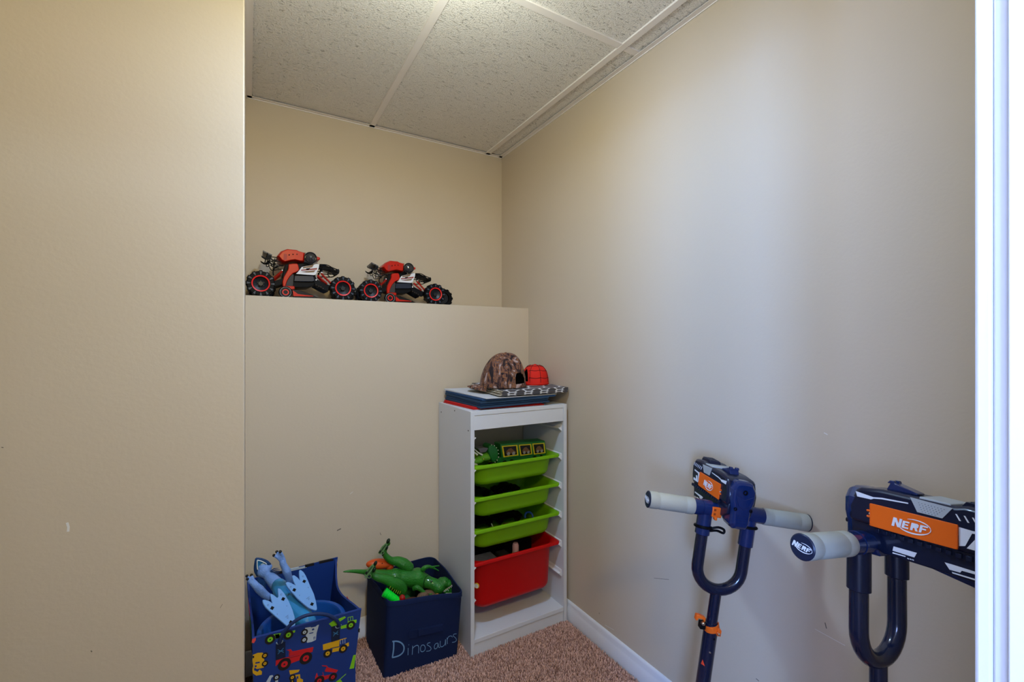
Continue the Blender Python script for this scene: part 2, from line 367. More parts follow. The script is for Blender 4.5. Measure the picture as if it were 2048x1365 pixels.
# lamp fixtures; those outside the closet are unseen, added for fill light
LG = mat('lamp_diffuser', (.9, .88, .8), .5, emis=(1, .85, .6), estr=4)
def downlight(loc, label):
    t = thing('fill_ceiling_light', loc, label, 'ceiling light')
    MB().lathe([(.105, 0), (.105, -.006), (.092, -.012), (.088, -.012), (.088, 0)], loc, (0, 0, 1), 32).build('trim_ring', WHITEP, t)
    MB().lathe([(.0, -.004), (.088, -.004), (.088, 0), (0, 0)], loc, (0, 0, 1), 32).build('diffuser', LG, t)
downlight((.35, -1.2, 2.499), 'unseen round ceiling light added outside the closet doorway for fill')
cl_ = thing('pendant_lamp', (LAMP[0], LAMP[1], 2.12), 'small pendant lamp hanging from the closet ceiling', 'pendant lamp')
MB().tube([(LAMP[0], LAMP[1], 2.12), (LAMP[0], LAMP[1], ZC+.007)], .003, 8).build('cord', BLACK, cl_)
MB().lathe([(.006, 0), (.014, -.004), (.016, -.012), (.0, -.012)], (LAMP[0], LAMP[1], 2.125), (0, 0, 1), 20).build('lamp_holder', BLACK, cl_)
pt = thing('pendant_lamp', (.15, -.45, 2.12), 'unseen pendant lamp added outside the closet doorway for fill light', 'pendant lamp')
MB().tube([(.15, -.45, 2.12), (.15, -.45, 2.5)], .003, 8).build('cord', BLACK, pt)
MB().lathe([(.02, .0), (.03, -.012), (.055, -.03), (.052, -.034), (.027, -.015), (.017, -.004)], (.15, -.45, 2.13), (0, 0, 1), 24, closed=True).build('shade', BLACK, pt)

# ================================================================== white storage unit with tubs
CX0, CX1, CY0, CY1, CT = .733, 1.190, 1.560, 1.893, .945
CAB = mat('white_melamine', (.66, .675, .70), .38, bump=.04, bscale=40)
cab = thing('storage_unit', ((CX0+CX1)/2, (CY0+CY1)/2, 0), 'tall narrow white open storage unit holding coloured tubs in the corner', 'storage unit')
TH = .016
def side_panel(x0, x1, holes):
    return MB().box((x0, CY0, 0), (x1, CY1, CT)).build('side_panel', CAB, cab, bevel=.001)
spL = side_panel(CX0, CX0+TH, 1); spR = side_panel(CX1-TH, CX1, 0)
for y, z in [(CY0+.022, .925-.055), (CY0+.155, .93), (CY1-.03, .905)]:
    MB().lathe([(0, 0), (.003, 0), (.003, .0006), (0, .0006)], (CX0, y, z), (-1, 0, 0), 12).build('screw_hole', mat('dark_hole', (.03, .025, .02), .8), spL)
MB().box((CX0+TH, CY0+.001, CT-.016), (CX1-TH, CY1, CT)).build('top_panel', CAB, cab, bevel=.001)
MB().box((CX0+TH, CY0+.003, CT-.073), (CX1-TH, CY0+.019, CT-.0165)).build('apron', CAB, cab, bevel=.001)
MB().box((CX0+TH, CY0+.001, .054), (CX1-TH, CY1, .070)).build('bottom_shelf', CAB, cab, bevel=.001)
MB().box((CX0+TH, CY0+.004, 0), (CX1-TH, CY0+.020, .0535)).build('plinth', CAB, cab, bevel=.001)
# white plastic runner rails, pairs on both inner sides
for z in (.850, .724, .598, .472, .346, .220):
    for sx, x in ((1, CX0+TH), (-1, CX1-TH)):
        if sx == 1 and z == .850: pass
        m = MB()
        prof = [(0, -.022), (.0035, -.022), (.012, -.012), (.0145, -.012), (.0145, -.009), (.006, -.006), (.004, .004), (.0, .006)]
        m.prism([(x+sx*a, CY0+.016, z+b_) for a, b_ in prof], (0, .285, 0))
        m.build('rail', WHITEP, cab)

# tubs
GREENB = mat('lime_tub_plastic', (.165, .40, .0008), .42, bump=.1, bscale=300, bdist=.0003)
REDB = mat('red_tub_plastic', (.52, .0008, .0008), .42, bump=.1, bscale=300, bdist=.0003)
def rrect(cx, cy, w, d, r, z, n=6):
    out = []
    for k, (sx, sy) in enumerate(((1, 1), (-1, 1), (-1, -1), (1, -1))):
        for i in range(n+1):
            a = math.radians(90*k+90*i/n); out.append(Vector((cx+sx*(w/2-r)+r*math.cos(a), cy+sy*(d/2-r)+r*math.sin(a), z)))
    return out
def tub(zrim, h, m, label, grp=None):
    cx = (CX0+CX1)/2; cy = CY0+.020+.147; W = .415; D = .294
    wt = .382; dt = .268; t = .0028
    mb = MB(); L = []
    # outside, bottom to top, then rim flange, then inside down
    R0 = .034
    for i in range(7):
        a = math.radians(90*i/6); ins = R0*(1-math.sin(a)); zz = zrim-h+R0*.8*(1-math.cos(a))
        L.append(rrect(cx, cy, wt-.018-2*ins*.8, dt-.018-2*ins*.8, .05-.02*(1-math.sin(a)), zz))
    L.append(rrect(cx, cy, wt-.004, dt-.004, .052, zrim-.014)); L.append(rrect(cx, cy, wt, dt, .052, zrim-.011))
    L.append(rrect(cx, cy, wt+.006, dt+.008, .048, zrim-.009))
    L.append(rrect(cx, cy, W-.003, D-.003, .012, zrim-.010)); L.append(rrect(cx, cy, W, D, .012, zrim-.012)); L.append(rrect(cx, cy, W+.001, D+.001, .012, zrim-.001))
    L.append(rrect(cx, cy, W-.003, D-.003, .012, zrim+.001)); L.append(rrect(cx, cy, wt+.010, dt+.008, .050, zrim))
    L.append(rrect(cx, cy, wt-.004, dt-.004, .052, zrim-.006))
    for i in range(6, -1, -1):
        a = math.radians(90*i/6); ins = R0*(1-math.sin(a)); zz = zrim-h+t+R0*.8*(1-math.cos(a))
        L.append(rrect(cx, cy, wt-.018-2*t-2*ins*.8, dt-.018-2*t-2*ins*.8, .048-.02*(1-math.sin(a)), zz))
    mb.loops(L)
    # small folded-down hooks at the rim ends
    o = mb.build('storage_tub', m, smooth=50, origin=(cx, cy, zrim-h))
    return tag(o, label, 'storage tub', grp)
g = 'lime green tubs in the storage unit'
tub(.726, .091, GREENB, 'lime green tub, topmost in the white unit, holding the dinosaur truck', g)
tub(.600, .091, GREENB, 'middle of the three lime green tubs in the white unit', g)
tub(.474, .091, GREENB, 'lowest lime green tub, directly above the red one', g)
rt = tub(.348, .205, REDB, 'large deep red tub on the lowest rails of the white unit')
P0 = at(953, 1172.5, Y=1.6125)
sm = MB(); sm.lathe([(0, -.003), (.0108, -.003), (.0108, .0012), (0, .0012)], P0+Vector((0, .0, 0)), (-.78, -.62, -.10), 24, 0)
sm.lathe([(0, .0012), (.0088, .0012), (.0088, .0015), (0, .0015)], P0, (-.78, -.62, -.10), 24, 1)
sm.build('round_sticker', [mat('sticker_yellow', (.75, .50, .03), .4), mat('sticker_white', (.8, .8, .78), .4)], rt)

# loose toys in the tubs (mostly in the dark)
def blobtoy(name, label, cat, c, r, m, grp=None, rot=0):
    M = Matrix.Rotation(rot, 4, 'Y')
    return None
GRN = mat('dark_green_plastic', (.02, .10, .03), .4); BLU = mat('blue_plastic', (.02, .09, .42), .35); REDT = mat('red_toy_plastic', (.55, .03, .02), .35); ORT = mat('orange_toy_plastic', (.65, .17, .03), .4); SILV = mat('silver_plastic', (.45, .46, .48), .3, metal=.6)
YEL = mat('yellow_plastic', (.85, .55, .02), .4); PNK = mat('pink_plastic', (.65, .38, .40), .45); BRN = mat('brown_plastic', (.17, .085, .045), .55, bump=.3, bscale=90)
def toycar(c, L, col, label, rz=0, tilt=0):
    t = thing('toy_car', c, label, 'toy car'); M = Matrix.Translation(Vector(c)) @ Matrix.Rotation(rz, 4, 'Z') @ Matrix.Rotation(tilt, 4, 'Y')
    w_ = L*.42; h = L*.28
    P = [(-L/2, h*.25), (-L/2, h*.6), (-L*.22, h*.65), (-L*.12, h), (L*.15, h), (L*.26, h*.62), (L/2, h*.52), (L/2, h*.25)]
    MB().prism([M @ Vector((x, -w_/2, z)) for x, z in P], M.to_3x3() @ Vector((0, w_, 0))).build('body', col, t, bevel=L*.03)
    for x in (-L*.3, L*.3):
        for y in (-w_/2, w_/2):
            MB().lathe([(0, -L*.04), (L*.11, -L*.04), (L*.11, L*.04), (0, L*.04)], M @ Vector((x, y, h*.28)), M.to_3x3() @ Vector((0, 1, 0)), 14).build('wheel', BLACK, t)
    return t
# tub bottoms: z = rim - height + .003
toycar((1.03, 1.655, .534), .075, SILV, 'small silver and orange toy vehicle at the right end of the middle lime tub', .5)
toycar((1.075, 1.69, .528), .07, ORT, 'small orange toy car deep in the right end of the middle lime tub', -.6)
toycar((.84, 1.70, .524), .08, GRN, 'dark green toy car in the left part of the middle lime tub', .3)
toycar((1.00, 1.72, .524), .08, BLU, 'dark blue toy car mid way along the middle lime tub', -.3)
toycar((.85, 1.67, .402), .085, REDT, 'red toy car at the left end of the lowest lime tub', .4)
toycar((1.05, 1.66, .403), .06, REDT, 'red toy car at the right end of the lowest lime tub', .9)
toycar((.97, 1.70, .398), .08, BRN, 'brown toy car mid way along the lowest lime tub', -.4)
DKG = mat('dark_green_shade_filler', (.008, .022, .010), .5)  # dark fillers below are added so the tub insides look shaded
for (x, y, z, L, m_, lab, rz) in [(.86, 1.80, .560, .15, DKG, 'dark green truck-shaped filler added for shade across the left back of the middle lime tub', .1), (1.02, 1.80, .556, .13, BLACK, 'black truck-shaped filler added for shade across the right back of the middle lime tub', -.1),
        (.93, 1.65, .545, .11, DKG, 'dark green truck-shaped filler added for shade near the front of the middle lime tub', .15), (.87, 1.79, .434, .15, BLACK, 'black truck-shaped filler added for shade across the left back of the lowest lime tub', .2),
        (1.02, 1.79, .434, .14, BLACK, 'black truck-shaped filler added for shade across the right back of the lowest lime tub', -.15), (.94, 1.645, .420, .10, BLACK, 'black car-shaped filler added for shade near the front of the lowest lime tub', .1)]:
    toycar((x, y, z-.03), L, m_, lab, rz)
for (x0, x1, y0, y1, lab) in [(.80, .96, 1.74, 1.84, 'black box filler added for shade at the left back of the red tub'), (.97, 1.12, 1.73, 1.84, 'black box filler added for shade at the right back of the red tub')]:  # black fillers stand in for the darkness at the back of the tub
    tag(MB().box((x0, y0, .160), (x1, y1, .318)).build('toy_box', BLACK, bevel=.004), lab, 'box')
m = MB(); c = Vector((1.085, 1.70, .432)); m.tube(arc(c, .02, -60, 190, 10, (1, 0, 0), (0, .5, .8)), .0045, 8)
tag(m.build('toy_hook', BLU), 'curved blue toy piece at the right end of the lowest lime tub', 'toy')
m = MB(); m.tube([at(983, 1048, Y=1.62), at(986, 1056, Y=1.62), at(985, 1062, Y=1.63), at(980, 1068, Y=1.64)], [.002, .003, .003, .004], 8)
tag(m.build('toy_snake', mat('pale_green_plastic', (.30, .36, .20), .5)), 'thin pale green toy tail above the rim of the lowest lime tub', 'toy')
bo = thing('toy_bottle', (1.0, 1.66, .27), 'small bottle with a yellow base standing in the red tub', 'toy bottle')
bc = at(1031, 1104, Y=1.66); bo.location = (bc.x, bc.y, .17)
MB().lathe([(0, 0), (.014, 0), (.014, .03), (.010, .04), (0, .04)], (bc.x, bc.y, bc.z-.002), (0, 0, 1), 18).build('bottle_top', PNK, bo)
MB().lathe([(0, 0), (.015, 0), (.015, .155), (0, .155)], (bc.x, bc.y, bc.z-.157), (0, 0, 1), 18).build('bottle_base', YEL, bo)
tb = MB().box((.80, 1.64, .158), (.90, 1.72, .312)).build('toy_box', mat('grey_card', (.16, .17, .22), .5, var=.5, vscale=60), bevel=.003); tag(tb, 'grey printed box standing in the left end of the red tub', 'box')
tb = MB().box((.93, 1.66, .158), (.975, 1.73, .30)).build('toy_box', mat('dark_card', (.03, .03, .035), .5, var=.5, vscale=60), bevel=.003); tag(tb, 'dark box beside the small bottle in the red tub', 'box')

# ---------------------------------------------------------------- dinosaur transporter truck in the top tub
DG = mat('truck_green', (.015, .16, .035), .35, coat=.2); LGN = mat('bright_green_skin', (.13, .42, .03), .4, bump=.5, bscale=160, bdist=.001, var=.3, vscale=60)
BONE = mat('bone_white_plastic', (.72, .76, .72), .4)
tz = .690; ty0, ty1 = 1.655, 1.715
tr = thing('dinosaur_truck', (.97, 1.685, tz), 'green toy transporter truck with a horned dinosaur head cab and three windows', 'toy truck')
def tp(u, v): return at(u, v, Y=ty0)
q = [tp(1001, 889), tp(1090, 882), tp(1094, 908), tp(1004, 920)]
q2 = [Vector((p.x, 0, p.z)) for p in q]
MB().prism([Vector((p.x, ty0, p.z)) for p in q], (0, ty1-ty0, 0)).build('trailer', DG, tr, bevel=.003)
lo = [tp(995, 917), tp(1095, 905), tp(1097, 922), tp(995, 940)]
MB().prism([Vector((p.x, ty0+.003, p.z)) for p in lo], (0, ty1-ty0-.006, 0)).build('chassis', DG, tr, bevel=.002)
for (a0, b0, a1, b1) in ((1003, 892.5, 1034, 915), (1037, 890.2, 1061.5, 912), (1064, 887.8, 1088, 909.6)):
    t0, t1, t2, t3 = tp(a0, b0), tp(a1, b0-2.2*(a1-a0)/31), tp(a1+2.3, b1-4*(a1-a0)/31), tp(a0+3.5, b1)
    c0 = (t0+t1+t2+t3)/4; m = MB()
    quad = [t0, t1, t2, t3]; inn = [c0+(p-c0)*.84 for p in quad]
    for i in range(4):
        j = (i+1) % 4; m.prism([quad[i], quad[j], inn[j], inn[i]], (0, -.003, 0), 0)
    m.prism(inn, (0, -.0008, 0), 1)
    # little vehicle silhouette seen through the window
    wv = (inn[1]-inn[0]).length; ux = (inn[1]-inn[0]).normalized(); uz = (inn[0]-inn[3]).normalized(); b0_ = inn[3]+Vector((0, -.0012, 0))
    def W(a, b_): return b0_+ux*a*wv+uz*b_*(inn[0]-inn[3]).length
    m.prism([W(.15, .22), W(.2, .5), W(.4, .75), W(.6, .8), W(.8, .5), W(.9, .4), W(.88, .22)], (0, -.0006, 0), 2)
    for cx in (.32, .72): m.lathe([(0, 0), (wv*.12, 0), (wv*.12, .0004), (0, .0004)], W(cx, .22)+Vector((0, -.0008, 0)), (0, -1, 0), 12, 3)
    m.build('window', [mat('truck_yellow', (.72, .58, .02), .4), mat('dark_window', (.012, .012, .014), .15), BRN, mat('grey_print', (.3, .3, .33), .5)], tr)
for (u, v) in ((983, 931), (1010, 927), (1024, 925), (1070, 918), (1083, 916)):
    p = tp(u, v); m = MB(); m.lathe([(0, -.006), (.0105, -.006), (.0115, -.004), (.0115, .004), (.0105, .006), (0, .006)], (p.x, ty0+.003, p.z), (0, -1, 0), 18, 0)
    m.lathe([(0, .006), (.006, .006), (.005, .0075), (0, .0075)], (p.x, ty0+.003, p.z), (0, -1, 0), 16, 1); m.build('wheel', [BLACK, mat('wheel_grey', (.35, .33, .36), .4)], tr)
# head: frill, face, beak, horns
c = tp(986, 911); m = MB()
fr_ = [(978, 893), (984, 890), (990, 892), (995, 899), (997, 908), (996, 917), (992, 924), (986, 926), (980, 915), (977, 903)]
m.prism([tp(u, v) for u, v in fr_], (0, .06, 0), 0); hd = m.build('frill', DG, tr, bevel=.004)
m = MB()
for u, v in [(983, 890.5), (989, 892), (993, 896), (996, 901), (997, 908), (997, 915), (994, 921), (990, 925)]: m.ball(tp(u, v)+Vector((0, .0, 0)), .0022, 8)
m.build('frill_studs', BONE, hd)
m = MB(); m.ball(tp(975, 917)+Vector((0, .025, 0)), (.032, .026, .017), 20); m.ball(tp(961, 924)+Vector((0, .025, 0)), (.026, .022, .014), 16); m.ball(tp(985, 908)+Vector((0, .02, 0)), (.016, .02, .022), 16)
o = m.build('face', LGN, tr); r_ = o.modifiers.new('r', 'REMESH'); r_.mode = 'VOXEL'; r_.voxel_size = .0018; s_ = o.modifiers.new('s', 'SMOOTH'); s_.iterations = 4
MB().ball(tp(967.5, 919)+Vector((0, .001, 0)), .0022, 10).build('eye', mat('yellow_eye', (.8, .6, .1), .2), tr)
for pts, r in (([(966, 911), (957, 906), (950, 899)], .0042), ([(956, 911), (950, 906), (944, 901)], .0042), ([(950, 922), (945, 918), (940, 912)], .006)):
    P = smoothpath([tp(u, v)+Vector((0, .006, 0)) for u, v in pts], 4); m = MB(); m.tube(P, [r*(1-.75*i/(len(P)-1)) for i in range(len(P))], 10); m.build('horn', BONE, tr)
m = MB(); m.ball(tp(951, 932)+Vector((0, .012, 0)), (.014, .016, .007), 16); m.build('beak', BONE, tr)
MB().prism([tp(956, 898), tp(970, 896), tp(977, 897), tp(972, 905), (tp(962, 907))], (0, .05, 0)).build('windscreen', mat('smoke_glass', (.12, .12, .15), .12), tr, bevel=.002)

# ================================================================== folded fabric cubes and caps on top of the unit
FR = mat('red_felt', (.55, .012, .010), .9, bump=.5, bscale=500, bdist=.0006)
FN = mat('navy_felt', (.022, .050, .095), .9, bump=.6, bscale=500, bdist=.0006, var=.2, vscale=300)
FN2 = mat('navy_edge_felt', (.02, .06, .15), .85, bump=.5, bscale=500, bdist=.0006)
FW = mat('white_felt', (.55, .56, .58), .85, bump=.3, bscale=400, bdist=.0005)
FC = mat('cream_felt', (.50, .44, .34), .85, bump=.3, bscale=400, bdist=.0005)
def slab(mb, corners, z0s, z1s, mi=0, n=8, sag=0.0, rr=.004):
    """soft fabric panel: corners fl, fr, br, bl; z0s/z1s heights at those corners; rounded front edge"""
    A = [Vector(c) for c in corners]
    def pt(a, b_, zs, out):
        p = (A[0]*(1-a)+A[1]*a)*(1-b_)+(A[3]*(1-a)+A[2]*a)*b_; z = (zs[0]*(1-a)+zs[1]*a)*(1-b_)+(zs[3]*(1-a)+zs[2]*a)*b_
        return Vector((p.x, p.y, z-sag*math.sin(math.pi*a)*(1-b_)))
    vs = []; 
    for s_, zs in ((0, z0s), (1, z1s)):
        for j in range(n+1):
            for i in range(n+1): vs.append(pt(i/n, j/n, zs, 0))
    N = (n+1)**2; fs = []
    for j in range(n):
        for i in range(n):
            a = j*(n+1)+i; fs.append((a, a+n+1, a+n+2, a+1)); fs.append((N+a, N+a+1, N+a+n+2, N+a+n+1))
    edge = [i for i in range(n+1)]+[(n+1)*j+n for j in range(1, n+1)]+[(n+1)*n+i for i in range(n-1, -1, -1)]+[(n+1)*j for j in range(n-1, 0, -1)]
    for k in range(len(edge)):
        a, b_ = edge[k], edge[(k+1) % len(edge)]; fs.append((a, b_, N+b_, N+a))
    return mb.add(vs, fs, mi)
def cube_fold(name, label, layers, mats, grp='folded fabric storage cubes on the white unit'):
    c0 = layers[0][0]; loc = sum((Vector((*c[:2], 0)) for c in c0), Vector())/4; loc.z = min(layers[0][1])
    t = thing(name, loc, label, 'storage cube', grp)
    for i, (co, z0, z1, mi, pn, sg) in enumerate(layers):
        m = MB(); slab(m, co, z0, z1, 0, sag=sg); o = m.build(pn, mats[mi], t, bevel=.0014)
    return t
Zt = CT+.0005
def R4(x0, x1, y0, y1, dz=0): return [(x0, y0, 0), (x1, y0, 0), (x1, y1, 0), (x0, y1, 0)]
cube_fold('folded_storage_cube', 'red folded fabric cube, lowest of the flattened stack', [
    ([(.763, 1.600, 0), (1.085, 1.578, 0), (1.085, 1.86, 0), (.744, 1.868, 0)], [Zt]*4, [.9498]*4, 0, 'panel', 0),
    ([(.767, 1.604, 0), (1.075, 1.582, 0), (1.08, 1.855, 0), (.747, 1.864, 0)], [.9502]*4, [.9545, .9545, .9575, .9575], 0, 'panel', 0)], [FR])
cube_fold('folded_storage_cube', 'navy folded fabric cube lying on the red one', [
    ([(.783, 1.575, 0), (1.103, 1.566, 0), (1.10, 1.86, 0), (.752, 1.866, 0)], [.951, .957, .958, .958], [.960, .9635, .968, .968], 0, 'panel', 0),
    ([(.785, 1.578, 0), (1.098, 1.570, 0), (1.10, 1.86, 0), (.755, 1.862, 0)], [.9615, .9655, .969, .969], [.969, .972, .979, .979], 1, 'panel', 0)], [FN, FN2])
cube_fold('folded_storage_cube', 'navy folded fabric cube just under the white panel, its right end drooping', [
    ([(.780, 1.570, 0), (1.098, 1.564, 0), (1.10, 1.86, 0), (.752, 1.866, 0)], [.9705, .974, .9795, .9795], [.979, .981, .989, .989], 0, 'panel', 0),
    ([(.788, 1.572, 0), (1.135, 1.566, 0), (1.14, 1.86, 0), (.752, 1.862, 0)], [.981, .980, .990, .990], [.989, .987, .999, .999], 1, 'panel', 0)], [FN, FN2])
wp = MB(); slab(wp, [(.800, 1.560, 0), (1.140, 1.566, 0), (1.145, 1.86, 0), (.750, 1.872, 0)], [.9895, .9885, .9995, .9995], [.9925, .9915, 1.0025, 1.0065], 0, sag=.0008)
tag(wp.build('white_panel', FW, bevel=.001), 'white fabric covered panel between the navy cubes and the patterned cubes', 'fabric panel')
# patterned cubes: charcoal with white trellis
TRE = bpy.data.materials.new('trellis_print'); TRE.use_nodes = True; nt = TRE.node_tree; bb = nt.nodes['Principled BSDF']; bb.inputs['Roughness'].default_value = .85
tc = nt.nodes.new('ShaderNodeTexCoord'); sx = nt.nodes.new('ShaderNodeSeparateXYZ'); nt.links.new(tc.outputs['Object'], sx.inputs[0])
def mth(op, a, b_=None, c_=None):
    n_ = nt.nodes.new('ShaderNodeMath'); n_.operation = op
    for i, q_ in enumerate((a, b_, c_)):
        if q_ is None: continue
        if isinstance(q_, (int, float)): n_.inputs[i].default_value = q_
        else: nt.links.new(q_, n_.inputs[i])
    return n_.outputs[0]
yz = mth('ADD', sx.outputs['Y'], mth('MULTIPLY', sx.outputs['Z'], -2.6))
fx = mth('MULTIPLY', sx.outputs['X'], 2*math.pi/.078); fy = mth('MULTIPLY', yz, 2*math.pi/.078)
cxn = mth('COSINE', fx); cyn = mth('COSINE', fy); f = mth('ADD', cxn, cyn)
k1 = mth('LESS_THAN', mth('ABSOLUTE', mth('SUBTRACT', f, .55)), .36)
k2 = mth('MULTIPLY', mth('GREATER_THAN', mth('MAXIMUM', cxn, cyn), .93), mth('LESS_THAN', f, .55))
kk = mth('MAXIMUM', k1, k2)
mx = nt.nodes.new('ShaderNodeMix'); mx.data_type = 'RGBA'; mx.inputs[6].default_value = (.075, .068, .072, 1); mx.inputs[7].default_value = (.62, .62, .64, 1)
nt.links.new(kk, mx.inputs[0]); nt.links.new(mx.outputs[2], bb.inputs['Base Color'])
b3 = .9935
def pat_cube(z, h, x0, x1, y0, y1, label, drop):
    t = thing('folded_storage_cube', ((x0+x1)/2, (y0+y1)/2, z), label, 'storage cube', 'folded fabric storage cubes on the white unit')
    zs0 = [z, z-drop, z+.006, z+.0085]; top = [a+h for a in zs0]
    m = MB(); slab(m, R4(x0, x1, y0, y1), zs0, [a+h*.42 for a in zs0], 0); m.build('lower_panel', FC if h < .008 else TRE, t, bevel=.001)
    m = MB(); slab(m, R4(x0+.004, x1, y0, y1), [a+h*.46 for a in zs0], top, 0); m.build('upper_panel', TRE, t, bevel=.0015)
    # cream lining lips showing at the open left edge
    for zz, q_ in ((z+h*.15, .010), (z+h*.62, .004)):
        m = MB(); m.loops([[Vector((x0-q_, y, zz+.0085*(y-y0)/(y1-y0))), Vector((x0+.012, y, zz-.0012+.0085*(y-y0)/(y1-y0))), Vector((x0+.012, y, zz+.0022+.0085*(y-y0)/(y1-y0))), Vector((x0-q_, y, zz+.002+.0085*(y-y0)/(y1-y0)))] for y in (y0+.002, y0+.1, y0+.2, y1-.004)])
        m.build('lining_edge', FC, t, bevel=.0005)
pat_cube(b3+.003, .0085, .868, 1.196, 1.560, 1.850, 'grey and white trellis patterned cube on the white panel', .001)
pat_cube(b3+.0125, .0125, .872, 1.200, 1.562, 1.855, 'grey and white trellis patterned cube, topmost, with both caps lying on it', .002)
b4 = b3+.0285

# caps
CAMO = bpy.data.materials.new('camouflage_cloth'); CAMO.use_nodes = True; nt = CAMO.node_tree; bb = nt.nodes['Principled BSDF']; bb.inputs['Roughness'].default_value = .9
tc = nt.nodes.new('ShaderNodeTexCoord'); mp = nt.nodes.new('ShaderNodeMapping'); mp.inputs['Scale'].default_value = (1, 1, .45); nt.links.new(tc.outputs['Object'], mp.inputs[0])
n1 = nt.nodes.new('ShaderNodeTexNoise'); n1.inputs['Scale'].default_value = 34; n1.inputs['Detail'].default_value = 7; n1.inputs['Distortion'].default_value = 1.6; nt.links.new(mp.outputs[0], n1.inputs['Vector'])
cr = nt.nodes.new('ShaderNodeValToRGB'); e = cr.color_ramp.elements
e[0].position = .40; e[0].color = (.012, .006, .008, 1); e[1].position = .66; e[1].color = (.42, .31, .28, 1)
for p_, c_ in ((.455, (.05, .018, .014, 1)), (.50, (.17, .075, .05, 1)), (.54, (.28, .11, .03, 1)), (.57, (.06, .025, .025, 1)), (.61, (.22, .13, .11, 1))):
    x_ = e.new(p_); x_.color = c_
nt.links.new(n1.outputs['Fac'], cr.inputs[0]); nt.links.new(cr.outputs[0], bb.inputs['Base Color'])
n2 = nt.nodes.new('ShaderNodeTexNoise'); n2.inputs['Scale'].default_value = 60; nt.links.new(tc.outputs['Object'], n2.inputs['Vector'])
bp = nt.nodes.new('ShaderNodeBump'); bp.inputs['Distance'].default_value = .004; bp.inputs['Strength'].default_value = .6; nt.links.new(n2.outputs['Fac'], bp.inputs['Height']); nt.links.new(bp.outputs[0], bb.inputs['Normal'])
def cap(name, label, c, rx, ry, h, fwd, m_out, m_in, hole_w=.42, hole_h=.42, crumple=0.0, bill=None, seam=None, seed=1, ex=(.86, 1.0), lean=(0, 0), hole_a=0.0):
    rng = random.Random(seed); c = Vector(c); t = thing(name, c, label, 'cap')
    fw = math.atan2(fwd[1], fwd[0]); nu, nv = 72, 30
    R = Matrix.Rotation(fw, 3, 'Z')
    def P(a, v, k=1.0):
        th = v*math.pi/2; r = math.cos(th)**ex[0]; z = math.sin(th)**ex[1]
        w_ = 1+crumple*(math.sin(3*a+1.0)*.5+math.sin(5*a+2)*.3+.5*math.sin(7*a+seed))*math.cos(th)*math.sin(th)*1.6
        lump = crumple*.5*math.sin(2*a+.5)*math.sin(2*th)
        return c+R @ Vector((rx*k*r*w_*math.cos(a), ry*k*r*w_*math.sin(a), h*k*(z+lump)))+Vector((lean[0]*z*z, lean[1]*z*z, 0))
    m = MB(); idx = {}
    V = []; F = []
    for j in range(nv):
        for i in range(nu):
            V.append(P(2*math.pi*i/nu, j/nv)); 
    V.append(P(0, 1.0)); top = len(V)-1
    for i in range(nu):
        for j in range(nv-1):
            a = (2*math.pi*(i+.5)/nu+math.pi-hole_a) % (2*math.pi)-math.pi
            v = (j+.5)/nv
            if hole_w and (a/hole_w)**2+((v-.10)/hole_h)**2 < 1 and v > .10: continue
            F.append((j*nu+i, j*nu+(i+1) % nu, (j+1)*nu+(i+1) % nu, (j+1)*nu+i))
        F.append(((nv-1)*nu+i, (nv-1)*nu+(i+1) % nu, top))
    # the opening is centred on local +X after the turn (back of the cap)
    m.add(V, F); o = m.build('crown', [m_out, m_in], t, smooth=80)
    s_ = o.modifiers.new('t', 'SOLIDIFY'); s_.thickness = .0022; s_.offset = -1; s_.material_offset = 1
    MB().ball(P(0, 1.0)+Vector((0, 0, .001)), (.006, .006, .003), 12).build('top_button', m_out, t)
    if hole_w:
        m = MB()
        pts = []
        for k in range(25):
            q_ = math.pi*k/24; a = hole_w*math.cos(q_); v = .10+hole_h*math.sin(q_); pts.append(P(a+hole_a, v, 1.005))
        m.tube(pts, .0022, 6); m.build('opening_binding', m_out, t)
        m = MB(); L = [P(hole_a+hole_w*1.05*k/12, .095, 1.012) for k in range(-12, 13)]; L2 = [p+Vector((0, 0, -.012)) for p in L]
        for k in range(24): m.prism([L[k], L[k+1], L2[k+1], L2[k]], (c-L[k]).normalized()*.002)
        m.build('strap', m_out, t)
    if bill:
        m = MB(); n = 14; bl, bw, dz = bill; top_ = []; V = []
        for i in range(n+1):
            a = -1+2*i/n
            ang = math.pi+a*.95
            inner = P(ang, .02, .99)
            fo_ = R @ Vector((-bl*(1-abs(a)**2.4), 0, 0)); sd = Vector((0, 0, 0))
            outer = inner+fo_+Vector((0, 0, dz-.016*a*a))
            mid = (inner+outer)/2+Vector((0, 0, .004))
            V.append([inner, mid, outer])
        th = Vector((0, 0, .0022)); vs = [p for r_ in V for p in r_]+[p+th for r_ in V for p in r_]; N = 3*(n+1); fs = []
        for i in range(n):
            for j in range(2):
                a = i*3+j; fs += [(a, a+1, a+4, a+3), (N+a, N+a+3, N+a+4, N+a+1)]
            fs += [(i*3+2, N+i*3+2, N+i*3+5, i*3+5), (i*3, i*3+3, N+i*3+3, N+i*3)]
        m.add(vs, fs); m.build('bill', m_out, t, smooth=60)
    if seam:
        m = MB()
        for k in range(seam[0]):
            a = 2*math.pi*k/seam[0]; m.tube([P(a, v/14, 1.004) for v in range(1, 14)], .0011, 5)
        for v in seam[1]:
            m.tube([P(2*math.pi*i/48, v-.03*abs(math.sin(seam[0]*math.pi*i/48)), 1.006) for i in range(48)], .0010, 5, closed=True)
        m.build('seam', mat('black_thread', (.008, .006, .006), .8), t)
    return t
